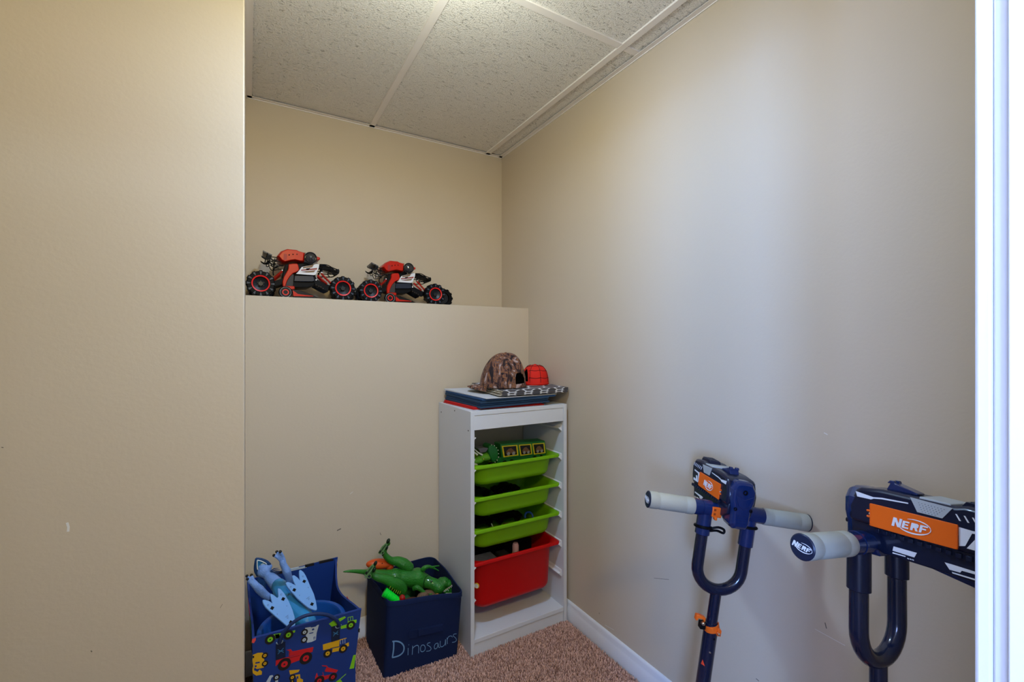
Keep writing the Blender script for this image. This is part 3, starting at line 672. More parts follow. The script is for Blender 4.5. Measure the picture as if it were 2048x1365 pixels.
cap('camouflage_cap', 'brown camouflage cap with a back opening, its bill pointing left', (.935, 1.672, b4+.001), .098, .088, .142, (.80, -.60), CAMO, mat('cap_lining', (.012, .010, .010), .95), .30, .25, crumple=.15, bill=(.055, .1, -.004), seam=None, seed=4, ex=(.95, 1.1), lean=(.014, 0), hole_a=math.radians(-32))
cap('red_cap', 'small red cap with black seam lines lying behind the camouflage cap', (1.128, 1.716, b4-.001), .066, .062, .088, (-.80, -.60), mat('red_cloth', (.72, .018, .008), .75, bump=.2, bscale=300), mat('cap_lining', (.012, .010, .010), .95), .42, .5, crumple=.05, seam=(8, (.22, .5, .78)), seed=2, ex=(.55, .9), hole_a=math.radians(-30))

# ================================================================== stunt buggies on the ledge
ZD = zoomer(480, 480, 8.533)
YN = 1.958      # near side plane of the buggy
def cp(x, y, Y=YN): u, v = ZD(x, y); return at(u, v, Y=Y)
def cpoly(pts, Y0, Y1): return [Vector((cp(x, y, YN).x, Y0, cp(x, y, YN).z)) for x, y in pts], (0, Y1-Y0, 0)
BRONZE = mat('bronze_print', (.22, .13, .07), .4)
def buggy(ffx):
    t = thing('stunt_buggy', (cp(900, 900).x, 2.03, ZK), '', 'toy car')
    # wheels
    def wheel(x, z, Yc, r, wd, side):
        c = Vector((x, Yc, z)); ax = Vector((0, side, 0)); m = MB()
        m.lathe([(r*.60, -wd/2), (r*.88, -wd/2), (r*.95, -wd*.42), (r*.97, 0), (r*.95, wd*.42), (r*.88, wd/2), (r*.60, wd/2)], c, ax, 32, 0, closed=True)
        n = 12
        for k in range(n):
            a = 2*math.pi*k/n; M = Matrix.Translation(c) @ Matrix.Rotation(a, 4, 'Y')
            m.box((-r*.11, -wd/2, r*.90), (r*.11, wd/2, r*1.0), 0, M)
            P = [(-r*.075, r*.91), (r*.075, r*.91), (r*.02, r*.68), (-r*.02, r*.68)]
            m.prism([M @ Vector((p, side*wd/2, q)) for p, q in P], Vector((0, side*.0025, 0)), 1)
        tire = m.build('tire', [BLACK, mat('tread_grey', (.05, .065, .095), .35)], t)
        MB().lathe([(r*.53, wd/2-.004), (r*.53, wd/2+.002), (r*.62, wd/2+.003), (r*.62, wd/2-.004)], c, ax, 32, 0, closed=True).build('rim_ring', REDR, tire)
        m = MB(); m.lathe([(0, -wd*.3), (r*.56, -wd*.3), (r*.56, wd*.28), (r*.50, wd*.30), (r*.2, wd*.18), (r*.16, wd*.42), (0, wd*.42)], c, ax, 24, 0)
        for k in range(6):
            a = 2*math.pi*k/6; M = Matrix.Translation(c) @ Matrix.Rotation(a, 4, 'Y')
            m.box((-r*.035, side*wd*.16-.002, r*.12), (r*.035, side*wd*.16+.006, r*.52), 0, M)
        m.build('hub', mat('hub_plastic', (.010, .011, .014), .35, spec=.3), tire)
    pr = cp(355, 765, 1.935); pf = cp(1760, 840, 1.935); rw_ = .0495
    wheel(pr.x, ZK+rw_, 1.957, rw_, .046, -1); wheel(pf.x, ZK+rw_, 1.957, rw_, .046, -1)
    wheel(pr.x+.008, ZK+rw_, 2.115, rw_, .046, 1); wheel(pf.x+ffx, ZK+rw_, 2.115, rw_, .046, 1)
    for x, x2 in ((pr.x, pr.x+.008), (pf.x, pf.x+ffx)): MB().tube([(x, 1.975, ZK+rw_), (x2, 2.10, ZK+rw_)], .006, 8).build('axle', BLACK, t)
    # red shell
    sh = [(630, 270), (700, 185), (810, 143), (975, 160), (1010, 180), (1120, 212), (1105, 362), (1050, 365), (950, 338), (860, 352), (750, 378), (690, 345)]
    m = MB(); A, off = cpoly(sh, 1.972, 2.088); mid = [p.copy() for p in A]
    cx_ = sum((p.x for p in A))/len(A); cz_ = sum((p.z for p in A))/len(A)
    def sc_(pts, k, Y, dz=0): return [Vector((cx_+(p.x-cx_)*k, Y, cz_+(p.z-cz_)*k+dz)) for p in pts]
    m.loops([sc_(A, .86, 1.962), sc_(A, 1.0, 1.974), sc_(A, 1.0, 2.086), sc_(A, .86, 2.098)]); shell = m.build('body_shell', REDP, t, bevel=.0015)
    m = MB(); A, off = cpoly([(905, 200), (960, 178), (1130, 212), (1100, 216)], 1.9735, 2.0865); m.prism(A, off); m.build('shell_window', BLACKG, t)
    m = MB(); A, off = cpoly([(750, 235), (805, 245), (800, 330), (745, 345)], 1.9605, 1.963); m.prism(A, off); m.build('shell_vent', mat('dark_red_plastic', (.35, .015, .012), .4), t)
    for x, y, r in ((840, 258, .0026), (905, 248, .0024), (972, 246, .0022)):
        MB().ball(cp(x, y, 1.9615), (r, .0018, r), 12).build('bolt', BLACKG, t)
    MB().prism(*[(lambda A: A[0])(cpoly([(1285, 250), (1385, 282), (1385, 318), (1325, 332), (1270, 300)], 1.985, 2.07)), (0, .085, 0)]).build('nose', REDP, t, bevel=.003)
    c = cp(1205, 310, 1.965); m = MB(); m.lathe([(0, -.012), (.0205, -.012), (.0230, -.006), (.0235, .001), (.0215, .004), (.0205, .001), (.008, -.002), (.006, .003), (0, .003)], c, (0, -1, 0), 32)
    hl = m.build('headlamp', BLACKG, t)
    MB().lathe([(0, 0), (.0200, 0), (.0192, .003), (.014, .007), (0, .009)], c, (0, -1, 0), 24).build('headlamp_lens', mat('lamp_lens', (.02, .02, .022), .05, coat=1.0), hl)
    m = MB(); m.lathe([(0, -.01), (.0225, -.01), (.0225, .002), (0, .002)], c+Vector((0, .12, 0)), (0, 1, 0), 24); m.build('headlamp', BLACKG, t)
    m = MB(); m.tube(arc(c+Vector((0, -.002, 0)), .0228, 0, 360, 24, (1, 0, 0), (0, 0, 1))[:-1], .0012, 6, closed=True); m.build('headlamp_bezel', GREYD, hl)
    # rear wing
    m = MB()
    w0, w1 = cp(392, 172), cp(552, 246)
    m.prism([Vector((p.x, 1.965, p.z)) for p in (w0, w1, cp(530, 262), cp(405, 205))], (0, .12, 0)); m.build('wing', mat('wing_grey', (.10, .095, .10), .35), t, bevel=.001)
    for Y in (1.962, 2.085):
        m = MB(); A, _ = cpoly([(360, 262), (385, 278), (420, 298), (465, 302), (495, 262), (545, 258), (525, 325), (470, 338), (425, 332), (372, 296)], Y, Y); m.prism(A, (0, .004, 0)); m.build('wing_plate', BLACK, t, bevel=.0006)
        m = MB(); m.tube([cp(470, 225, Y+.002), cp(455, 300, Y+.002)], .002, 6); m.build('wing_post', BLACK, t)
    MB().tube([cp(440, 318, 1.966), cp(440, 318, 1.966)+Vector((0, .117, 0))], .0022, 8).build('lower_wing_bar', GREYD, t)
    # tubular cage behind
    k = 0
    for pts in ([(500, 278), (570, 282), (650, 292)], [(480, 300), (470, 380), (520, 370)], [(500, 330), (530, 400), (570, 450), (650, 440), (740, 425)], [(520, 345), (560, 370), (620, 400), (700, 410)], [(530, 290), (560, 340), (600, 350), (700, 370)], [(520, 320), (580, 330), (640, 340)], [(600, 300), (590, 440)]):
        for Y in (1.975, 2.075):
            MB().tube(smoothpath([cp(x, y, YN)+Vector((0, Y-YN, 0)) for x, y in pts], 3), .0017, 7).build('cage_bar', BLACK, t)
    MB().tube(smoothpath([cp(x, y, 1.975) for x, y in ((740, 432), (650, 452), (590, 490), (565, 545), (572, 610))], 4), .0022, 8).build('hose', BLACK, t)
    # front bumper cage
    for pts in ([(1370, 408), (1500, 418), (1590, 465), (1700, 505)], [(1360, 470), (1480, 480), (1580, 500), (1680, 540)], [(1400, 572), (1640, 576), (1690, 545), (1705, 505)], [(1400, 500), (1390, 570)], [(1440, 440), (1420, 500), (1400, 560)], [(1560, 520), (1600, 575)], [(1600, 470), (1560, 530)]):
        for Y in (1.978, 2.07):
            MB().tube(smoothpath([cp(x, y, YN)+Vector((0, Y-YN, 0)) for x, y in pts], 3), .0021, 7).build('bumper_bar', BLACK, t)
    m = MB(); A, _ = cpoly([(1640, 500), (1700, 485), (1712, 530), (1702, 568), (1680, 560), (1660, 520)], 1.975, 1.975); m.prism(A, (0, .10, 0)); m.build('front_bumper', BLACK, t, bevel=.0015)
    m = MB(); A, _ = cpoly([(1360, 405), (1480, 412), (1590, 455), (1660, 505), (1640, 520), (1560, 490), (1370, 440)], 1.99, 1.99); m.prism(A, (0, .07, 0)); m.build('front_plate', BLACK, t, bevel=.0015)
    # chassis block, arms
    m = MB(); A, _ = cpoly([(740, 560), (780, 400), (840, 395), (1060, 380), (1200, 400), (1340, 380), (1370, 430), (1300, 600), (1330, 680), (1300, 745), (1180, 800), (900, 800), (720, 745)], 1.985, 1.985); m.prism(A, (0, .09, 0)); m.build('chassis', BLACK, t, bevel=.002)
    m = MB(); A, _ = cpoly([(940, 600), (1260, 605), (1290, 690), (1240, 705), (930, 700)], 1.976, 1.976); m.prism(A, (0, .108, 0)); m.build('battery_box', mat('dark_slate_plastic', (.012, .018, .035), .35), t, bevel=.0015)
    for (P, Yo) in (([(1270, 690), (1330, 670), (1560, 775), (1580, 840), (1500, 870), (1430, 840), (1290, 760)], 1.979), ([(750, 640), (560, 700), (500, 760), (560, 800), (760, 740)], 1.979)):
        for dy in (0, .094):
            m = MB(); A, _ = cpoly(P, Yo+dy, Yo+dy); m.prism(A, (0, .008, 0)); m.build('suspension_arm', BLACK, t, bevel=.001)
    for x, y in ((1395, 562), (1298, 688), (720, 524)):
        m = MB(); m.lathe([(0, 0), (.0028, 0), (.0028, .0012), (.0015, .0018), (0, .0018)], cp(x, y, 1.976), (0, -1, 0), 14); m.build('screw', METAL, t)
    for x, y in ((1300, 770), (1345, 790), (1380, 805), (1420, 830)):
        m = MB(); m.lathe([(0, 0), (.0014, 0), (.0014, .0006), (0, .0006)], cp(x, y, 1.979), (0, -1, 0), 10); m.build('rivet', BRONZE, t)
    # coil-over shocks
    for p0, p1 in (((725, 530), (575, 655)), ((1395, 570), (1555, 735)), ((1330, 600), (1500, 745))):
        for Y in (1.977,) if p0[0] == 1330 else (1.971, 2.085):
            a = cp(*p0, YN)+Vector((0, Y-YN, 0)); b_ = cp(*p1, YN)+Vector((0, Y-YN, 0)); m = MB(); m.tube([a, b_], .0028, 10)
            o = m.build('shock', mat('dark_red_rod', (.32, .02, .012), .35), t)
            x, y, z = basis(b_-a); L = (b_-a).length; n = 10
            m = MB(); m.tube([a+z*L*i/(n*10)+(x*math.cos(2*math.pi*i/10)+y*math.sin(2*math.pi*i/10))*.0042 for i in range(n*10+1)], .0012, 5); m.build('spring', REDP, o)
    # side plate with printed graphics
    m = MB(); A, _ = cpoly([(1060, 455), (1310, 400), (1345, 402), (1362, 425), (1352, 470), (1300, 585), (1270, 594), (960, 572), (1000, 535)], 1.974, 1.974); m.prism(A, (0, .003, 0), 0)
    def gp(P, mi): A, _ = cpoly(P, 1.974, 1.974); m.prism(A, (0, -.0005, 0), mi)
    gp([(1085, 455), (1270, 412), (1240, 462), (1075, 480)], 1); gp([(1050, 500), (1330, 470), (1320, 500), (1050, 520)], 2); gp([(1040, 535), (1300, 510), (1270, 545), (1180, 550)], 1); gp([(1140, 480), (1210, 470), (1180, 505), (1130, 505)], 3); gp([(1060, 540), (1160, 530), (1150, 548)], 2)
    m.build('side_plate', [WHITEP, BRONZE, mat('print_red', (.30, .05, .04), .4), BLACK], t)
    # red curved pillar with dark inner panel, disc and pedal-like foot
    A, _ = cpoly([(832, 415), (905, 404), (980, 404), (998, 440), (1012, 515), (975, 540), (905, 570), (850, 625), (810, 690), (788, 745), (780, 785), (930, 790), (938, 840), (870, 852), (800, 828), (735, 812), (727, 720), (745, 640), (790, 560), (825, 500)], 1.960, 1.960)
    m = MB(); m.prism(A, (0, .022, 0)); m.build('pillar', REDP, t, bevel=.0022)
    m = MB(); A, _ = cpoly([(905, 575), (860, 620), (815, 690), (792, 745), (785, 783), (905, 785), (920, 600)], 1.966, 1.966); m.prism(A, (0, .012, 0)); m.build('pillar_panel', mat('brown_grey_plastic', (.035, .030, .028), .5), t)
    c = cp(775, 900, 1.944); c.z = ZK+.0215
    m = MB(); m.lathe([(0, -.012), (.0225, -.012), (.0235, -.009), (.0235, .008), (.021, .011), (.018, .009), (.0175, .011), (.013, .011), (.0125, .0085), (0, .0085)], c, (0, -1, 0), 32); d = m.build('disc_wheel', BLACKG, t)
    m = MB(); m.lathe([(.008, .0085), (.008, .0105), (.0115, .0105), (.0115, .0085)], c, (0, -1, 0), 28, closed=True); m.build('disc_ring', REDR, d)
    m = MB(); m.tube(arc(c+Vector((0, -.0108, 0)), .0192, 0, 360, 30, (1, 0, 0), (0, 0, 1))[:-1], .0006, 5, closed=True); m.build('disc_edge', GREYL, d)
    A, _ = cpoly([(880, 850), (1000, 862), (1180, 925), (1335, 992), (900, 988)], 1.947, 1.947); 
    for p in A: p.z = max(p.z, ZK+.0005)
    m = MB(); m.prism(A, (0, .03, 0)); ft = m.build('foot', BLACKG, t, bevel=.0015)
    A, _ = cpoly([(895, 868), (915, 880), (985, 932), (1240, 962), (1245, 972), (905, 966)], 1.9465, 1.9465); m = MB(); m.prism(A, (0, -.002, 0)); m.build('foot_stripe', REDP, ft)
    return t
bg = buggy(.028); bg['label'] = 'red and black stunt buggy on the ledge, standing against the left wall'
b2_ = buggy(.095); b2_.location = bg.location+Vector((.408, .004, 0)); b2_.rotation_euler = (0, 0, math.radians(-2.5)); b2_.scale = (.965, .965, .965)
b2_['label'] = 'red and black stunt buggy on the ledge, the one farther right'

# ================================================================== truck print bin
ZA = zoomer(480, 1180, 7.377); ZB = zoomer(490, 1095, 8.275); ZCc = zoomer(690, 1070, 8.533); ZE = zoomer(680, 1070, 4.627)
BY0, BY1 = 1.386, 1.800; BX0, BX1 = .010, .2925; BH = .414
FBL = mat('blue_print_cloth', (.010, .035, .19), .7, bump=.3, bscale=250, bdist=.0005, var=.15, vscale=12)
FBI = mat('royal_blue_lining', (.006, .036, .21), .6, bump=.25, bscale=20, bdist=.003)
T_G = mat('print_lime', (.20, .52, .010), .7); T_Y = mat('print_yellow', (.66, .36, .008), .7); T_R = mat('print_red_cloth', (.55, .012, .016), .7); T_W = mat('print_white', (.45, .52, .58), .7); T_K = mat('print_black', (.012, .010, .010), .7); T_P = mat('print_coral', (.75, .07, .06), .7)
bin1 = thing('storage_bin', ((BX0+BX1)/2, (BY0+BY1)/2, 0), 'blue fabric bin printed with trucks, nearest the left wall', 'storage bin')
def side_top(Y):
    xs = [1.386, 1.46, 1.53, 1.60, 1.66, 1.70, 1.74, 1.77, 1.80]; zs = [.412, .396, .378, .360, .348, .345, .356, .375, .400]
    return float(np.interp(Y, xs, zs))
def xside(z, right):   # tapering towards the floor
    k = max(0, min(1, z/.414)); return (BX1-.050*(1-k)) if right else (BX0+.012*(1-k))
FT = .006
m = MB(); nz = 8
# front panel, curved edges, with the print on it
def fpx(a, z): return xside(z, 0)*(1-a)+xside(z, 1)*a
def ftop(a): return .4165*(1-a)+.411*a
na = 12; L = []
V = []; 
for s_, Y in ((0, BY0), (1, BY0+FT)):
    for j in range(nz+1):
        for i in range(na+1):
            a = i/na; z = ftop(a)*j/nz; V.append(Vector((fpx(a, z), Y, z)))
N = (na+1)*(nz+1); F = []; MI = []
for j in range(nz):
    for i in range(na):
        q_ = j*(na+1)+i; F.append((q_, q_+1, q_+na+2, q_+na+1)); F.append((N+q_, N+q_+na+1, N+q_+na+2, N+q_+1))
edge = list(range(na+1))+[j*(na+1)+na for j in range(1, nz+1)]+[nz*(na+1)+i for i in range(na-1, -1, -1)]+[j*(na+1) for j in range(nz-1, 0, -1)]
for k in range(len(edge)): a, b_ = edge[k], edge[(k+1) % len(edge)]; F.append((a, b_, N+b_, N+a))
m.add(V, F, 0)
def A_(x, y, Y=BY0): u, v = ZA(x, y); return at(u, v, Y=Y)
def pr(P, mi, d=.0005): m.prism([A_(x, y)+Vector((0, .0002, 0)) for x, y in P], (0, -.0002-d, 0), mi)
def whl(x, y, r, mi, r2=.52):
    c = A_(x, y); R_ = (A_(x+r, y)-c).length
    m.lathe([(0, 0), (R_, 0), (R_, .0007), (0, .0007)], c, (0, -1, 0), 22, 5); m.lathe([(0, .0007), (R_*r2, .0007), (R_*r2, .0009), (0, .0009)], c, (0, -1, 0), 18, mi); m.lathe([(0, .0009), (R_*.15, .0009), (R_*.15, .0011), (0, .0011)], c, (0, -1, 0), 10, 5)
G_, Y_, R_c, W_, K_, P_ = 1, 2, 3, 4, 5, 6
# lime vehicle at the top left, cut by the rim
pr([(400, 690), (530, 655), (700, 625), (815, 600), (812, 630), (700, 668), (535, 725), (420, 720)], G_); pr([(515, 665), (640, 640), (630, 700), (530, 725)], G_); whl(445, 735, 75, G_); whl(715, 668, 70, G_)
# white lorry
pr([(960, 565), (1040, 552), (1050, 560), (1115, 548), (1140, 525), (1165, 518), (1130, 640), (1120, 740), (1060, 770), (990, 785), (975, 700)], W_); pr([(1060, 580), (1090, 570), (1098, 590), (1065, 605)], 0, .0008); pr([(1020, 640), (1080, 628), (1082, 640), (1022, 652)], 0, .0008); pr([(1085, 700), (1112, 692), (1110, 728), (1085, 735)], 0, .0008); pr([(1092, 706), (1106, 702), (1104, 722), (1092, 726)], W_, .001)
whl(952, 628, 48, W_); whl(947, 740, 48, W_)
# lime concrete mixer top right
pr([(1312, 505), (1395, 445), (1450, 475), (1440, 520), (1365, 562)], G_); pr([(1450, 432), (1545, 395), (1562, 412), (1475, 472)], G_); pr([(1480, 540), (1590, 510), (1590, 470), (1650, 455), (1720, 442), (1718, 490), (1640, 500), (1580, 560), (1490, 582)], G_)
for P in ([(1588, 412), (1595, 410), (1598, 470), (1591, 471)], [(1588, 410), (1665, 392), (1667, 399), (1590, 417)], [(1625, 404), (1632, 402), (1634, 460), (1627, 461)], [(1660, 396), (1667, 394), (1669, 448), (1662, 449)]): pr(P, G_)
whl(1635, 525, 62, G_, .5)
# yellow dump truck
pr([(1222, 812), (1465, 740), (1570, 712), (1575, 718), (1470, 752), (1462, 842), (1370, 862), (1225, 895)], Y_); pr([(1365, 872), (1465, 850), (1560, 800), (1605, 778), (1608, 830), (1550, 850), (1460, 905), (1360, 925)], Y_)
for P in ([(1478, 750), (1484, 748), (1488, 805), (1481, 806)], [(1512, 740), (1519, 738), (1522, 795), (1515, 797)], [(1545, 730), (1552, 728), (1552, 790), (1545, 792)]): pr(P, W_)
pr([(1330, 862), (1465, 835), (1465, 840), (1330, 867)], K_, .0008); whl(1293, 942, 60, Y_); whl(1522, 872, 60, Y_)
# big red dump truck
pr([(690, 892), (750, 878), (775, 912), (1085, 848), (1068, 920), (720, 985), (725, 905)], R_c); pr([(530, 1035), (690, 1000), (860, 960), (1040, 925), (1000, 970), (880, 1040), (750, 1090), (560, 1100), (525, 1130)], R_c); pr([(715, 1010), (880, 968), (880, 972), (715, 1015)], K_, .0008); pr([(736, 905), (741, 905), (728, 1000), (723, 1000)], K_, .0008)
whl(655, 1100, 92, R_c, .5); whl(972, 1012, 88, R_c, .5)
# yellow excavator standing on end at the left edge
pr([(190, 965), (260, 935), (330, 930), (352, 955), (358, 1050), (352, 1150), (250, 1172), (200, 1140), (185, 1060)], Y_); pr([(195, 1130), (215, 1140), (205, 1190), (260, 1215), (290, 1180), (325, 1210), (320, 1255), (240, 1270), (190, 1235), (182, 1180)], Y_); pr([(186, 980), (210, 975), (210, 1005), (188, 1010)], K_, .0008); pr([(225, 1072), (292, 1062), (292, 1082), (228, 1092)], 0, .0008); pr([(215, 1118), (245, 1112), (245, 1140), (222, 1148)], 0, .0008)
whl(368, 972, 45, Y_); whl(368, 1090, 45, Y_)
# grey truck, yellow loader, small red truck, lime scraps along the bottom
pr([(385, 1365), (440, 1270), (480, 1262), (492, 1280), (465, 1300), (430, 1400), (380, 1420)], W_); pr([(520, 1330), (560, 1325), (565, 1420), (520, 1420)], W_); whl(540, 1295, 46, W_)
pr([(725, 1192), (880, 1182), (862, 1215), (790, 1240), (738, 1255)], Y_); pr([(810, 1262), (885, 1250), (890, 1310), (930, 1330), (925, 1420), (835, 1420), (840, 1320)], Y_); pr([(835, 1280), (860, 1275), (862, 1312), (838, 1316)], 0, .0008); whl(772, 1295, 45, Y_); pr([(738, 1340), (800, 1330), (800, 1440), (742, 1440)], K_); pr([(765, 1340), (780, 1340), (780, 1430), (765, 1430)], Y_, .0008)
pr([(1208, 1118), (1280, 1122), (1295, 1140), (1260, 1200), (1248, 1205), (1280, 1140), (1215, 1130)], R_c); pr([(1285, 1145), (1445, 1188), (1420, 1225), (1255, 1210)], R_c); pr([(1130, 1235), (1138, 1232), (1150, 1280), (1225, 1265), (1218, 1220), (1226, 1218), (1236, 1275), (1330, 1255), (1390, 1240), (1370, 1290), (1250, 1330), (1105, 1365), (1110, 1290)], R_c); whl(1170, 1345, 70, R_c, .45); whl(1370, 1290, 58, R_c, .45)
pr([(1672, 968), (1708, 962), (1682, 1160), (1615, 1172)], G_); pr([(1560, 1243), (1566, 1248), (1480, 1325), (1510, 1360), (1440, 1400), (1415, 1360), (1470, 1322)], G_)
pr([(1752, 570), (1768, 575), (1765, 632), (1745, 628), (1740, 600)], K_); pr([(180, 728), (235, 710), (232, 745), (205, 790), (172, 782)], P_)
def dump(x0, y0, k, c, flip=1):
    q = lambda P: [(x0+flip*x*k, y0+y*k) for x, y in P]
    pr(q([(-150, -60), (60, -95), (165, -120), (150, -60), (40, -20), (-130, 20)]), c); pr(q([(-160, 40), (-120, 20), (140, -25), (165, 20), (120, 50), (-150, 85)]), c); pr(q([(-140, 28), (140, -22), (140, -17), (-140, 33)]), K_, .0008)
    whl(x0-flip*90*k, y0+85*k, 56*k, c); whl(x0+flip*100*k, y0+50*k, 54*k, c)
for a_ in ((420, 1620, 1.0, G_, 1), (820, 1700, 1.1, R_c, -1), (1240, 1560, .9, W_, 1), (1440, 1850, .9, Y_, -1), (520, 1980, 1.05, Y_, 1), (980, 2060, 1.0, G_, 1), (1350, 2200, .95, R_c, 1), (420, 2330, .9, W_, 1), (850, 2400, 1.0, R_c, -1)): dump(*a_)
PM = [FBL, T_G, T_Y, T_R, T_W, T_K, T_P]
m.build('front_panel', PM, bin1, smooth=30)
# sides, back, bottom, lining
def side(right):
    m = MB(); ny = 20; V = []
    for s_ in (0, 1):
        for j in range(nz+1):
            for i in range(ny+1):
                Y = BY0+FT+(BY1-BY0-FT)*i/ny; z = side_top(Y)*j/nz; x = xside(z, right)+(.0)*s_
                bulge = .010*math.sin(math.pi*i/ny)*(j/nz)**2*(-1 if right else .3)
                flare = (-.013*(i/ny) if not right else 0)*(j/nz)
                x = x+bulge+flare+(FT if not right else -FT)*s_; V.append(Vector((x, Y, z)))
    N = (ny+1)*(nz+1); F = []
    for j in range(nz):
        for i in range(ny): q_ = j*(ny+1)+i; F.append((q_, q_+1, q_+ny+2, q_+ny+1)); F.append((N+q_, N+q_+ny+1, N+q_+ny+2, N+q_+1))
    edge = list(range(ny+1))+[j*(ny+1)+ny for j in range(1, nz+1)]+[nz*(ny+1)+i for i in range(ny-1, -1, -1)]+[j*(ny+1) for j in range(nz-1, 0, -1)]
    for k in range(len(edge)): a, b_ = edge[k], edge[(k+1) % len(edge)]; F.append((a, b_, N+b_, N+a))
    nin = len(F); m.add(V, F, 0)
    for k in range(len(m.f)):
        if min(m.f[k]) >= N: m.m[k] = 7
    sg = -1 if not right else 1
    def onside(i0, z0, w_, h, mi):
        Y = BY0+(BY1-BY0)*i0; zt = side_top(Y+w_/2)
        P = []
        for (dy, dz) in ((0, 0), (w_, 0), (w_, h), (0, h)):
            YY = Y+dy; i_ = (YY-BY0-FT)/(BY1-BY0-FT); z = z0+dz; j_ = z/side_top(YY)
            x = xside(z, right)+.010*math.sin(math.pi*i_)*j_**2*(-1 if right else .3)+((-.013*i_) if not right else 0)*j_
            P.append(Vector((x+sg*.0002, YY, z)))
        m.prism(P, (sg*.0008, 0, 0), mi)
    if right:
        onside(.16, .36, .09, .02, P_); onside(.93, .355, .03, .03, Y_); onside(.86, .30, .03, .02, W_)
    else:
        for i0, z0, w_, h, mi in ((.05, .30, .03, .05, W_), (.12, .26, .04, .03, W_), (.35, .32, .12, .022, G_), (.0, .15, .05, .06, G_), (.65, .33, .1, .02, P_), (.02, .05, .06, .06, P_), (.2, .1, .1, .05, Y_)): onside(i0, z0, w_, h, mi)
    m.build('side_panel', PM+[FBI], bin1, smooth=50)
side(True); side(False)
m = MB(); V = []
bt = [(BX0-.013, .395), (.10, .3975), (.2925, .400)]
xa, xb = xside(0, 0)-.001, xside(0, 1)
m.add([(xa, BY1, 0), (xb, BY1, 0), (BX1, BY1, .400), (BX0-.013, BY1, .392), (xa, BY1-FT, 0), (xb, BY1-FT, 0), (BX1, BY1-FT, .400), (BX0-.013, BY1-FT, .392)], [(0, 1, 2, 3)], 0)
m.add([(xa, BY1-FT, 0), (xb, BY1-FT, 0), (BX1, BY1-FT, .400), (BX0-.013, BY1-FT, .392)], [(3, 2, 1, 0)], 7)
m.add([(BX1, BY1, .400), (BX0-.013, BY1, .392), (BX0-.013, BY1-FT, .392), (BX1, BY1-FT, .400)], [(0, 1, 2, 3)], 0)
for a, w_, mi in ((.40, .07, W_), (.30, .02, K_), (.62, .03, K_), (.78, .05, K_)):
    x = BX0-.013+(BX1-BX0+.013)*a; z = .392+.008*a; m.box((x, BY1-FT-.0006, z-.006), (x+w_, BY1+.0006, z+.0012), mi)
m.build('back_panel', PM+[FBI], bin1, smooth=0)
m = MB(); m.box((xside(0, 0)+FT, BY0+FT, .004), (xside(0, 1)-FT, BY1-FT, .012)); m.build('bottom_panel', FBI, bin1)
m = MB(); m.box((xside(.35, 0)+FT, BY0+FT, .05), (xside(.35, 1)-FT-.002, BY0+FT+.002, .405)); m.build('front_lining', FBI, bin1)
# piping along the front rim
m = MB(); m.tube([Vector((fpx(a/10, .414), BY0+.003, ftop(a/10)+.0005)) for a in range(11)], .0036, 8); m.build('rim_piping', FBL, bin1)
# rope handle with stitched tabs and eyelets
for (x, y) in ((600, 900), (1410, 640)):
    c = A_(x, y, BY0); mm = MB(); hw, hh = .0135, .022
    mm.box((c.x-hw*.85, BY0-.0022, c.z-hh), (c.x+hw*.85, BY0-.0006, c.z+hh)); tb = mm.build('handle_tab', mat('navy_webbing', (.006, .012, .040), .8, bump=.5, bscale=400), bin1, bevel=.0008)
    mm = MB(); 
    for sx, sy in ((1, 1), (1, -1)): mm.line([c+Vector((-.007*sx, -.0022, -.006*sy)), c+Vector((.007*sx, -.0022, .006*sy))], .0011, (0, -1, 0), .0005)
    mm.line([c+Vector((-.007, -.0022, 0)), c+Vector((.007, -.0022, 0))], .0008, (0, -1, 0), .0005)
    mm.build('stitching', mat('blue_thread', (.05, .22, .45), .7), tb)
hp = [(585, 790), (600, 720), (660, 610), (780, 490), (930, 400), (1100, 360), (1260, 368), (1370, 410), (1440, 470), (1470, 540)]
HP = []
for i, (x, y) in enumerate(hp):
    k = i/(len(hp)-1); Y = BY0-.004-.008*math.sin(math.pi*k); HP.append(A_(x, y, Y))
m = MB(); m.tube(smoothpath(HP, 5), .0048, 10); m.build('rope_handle', mat('navy_rope_cover', (.012, .028, .10), .55), bin1)
for (x, y) in ((585, 770), (1450, 535)):
    c = A_(x, y, BY0-.003); m = MB(); m.tube(arc(c, .0075, 180, 370, 16, (1, 0, 0), (0, -.25, .95)), .0014, 8); m.build('handle_ring', mat('pale_blue_ring', (.30, .42, .52), .3), bin1)
# care tag inside
c = onplane(663, 1183, (BX1-FT-.012, 1.6, .3), Vector((-1, 0, 0))); m = MB(); m.prism([onplane(u, v, (BX1-FT-.011, 1.6, .3), Vector((1, 0, 0))) for u, v in ((656.5, 1183), (664, 1177), (663, 1188), (657, 1193))], (-.0012, 0, 0)); m.build('care_tag', T_W, bin1)

# ---- blue bucket standing in the bin
bk = thing('bucket', (.146, 1.523, .012), 'round blue bucket standing inside the truck print bin', 'bucket')
BKM = mat('blue_bucket_plastic', (.008, .075, .33), .35)
zr = .345; br = .124
MB().lathe([(.0, .0), (.085, .0), (br-.004, zr-.022), (br-.004, zr-.014), (br, zr-.014), (br, zr-.012), (br-.003, zr-.011), (br-.012, zr-.011), (br-.016, zr-.016), (.080, .005), (0, .005)], (.146, 1.523, .012), (0, 0, 1), 56).build('bucket_body', BKM, bk)
# red toy block in the bucket
tag(MB().box((.085, 1.44, .10), (.135, 1.475, .315)).build('toy_block', mat('maroon_plastic', (.20, .006, .02), .5), bevel=.004), 'dark red block lying in the blue bucket', 'toy')

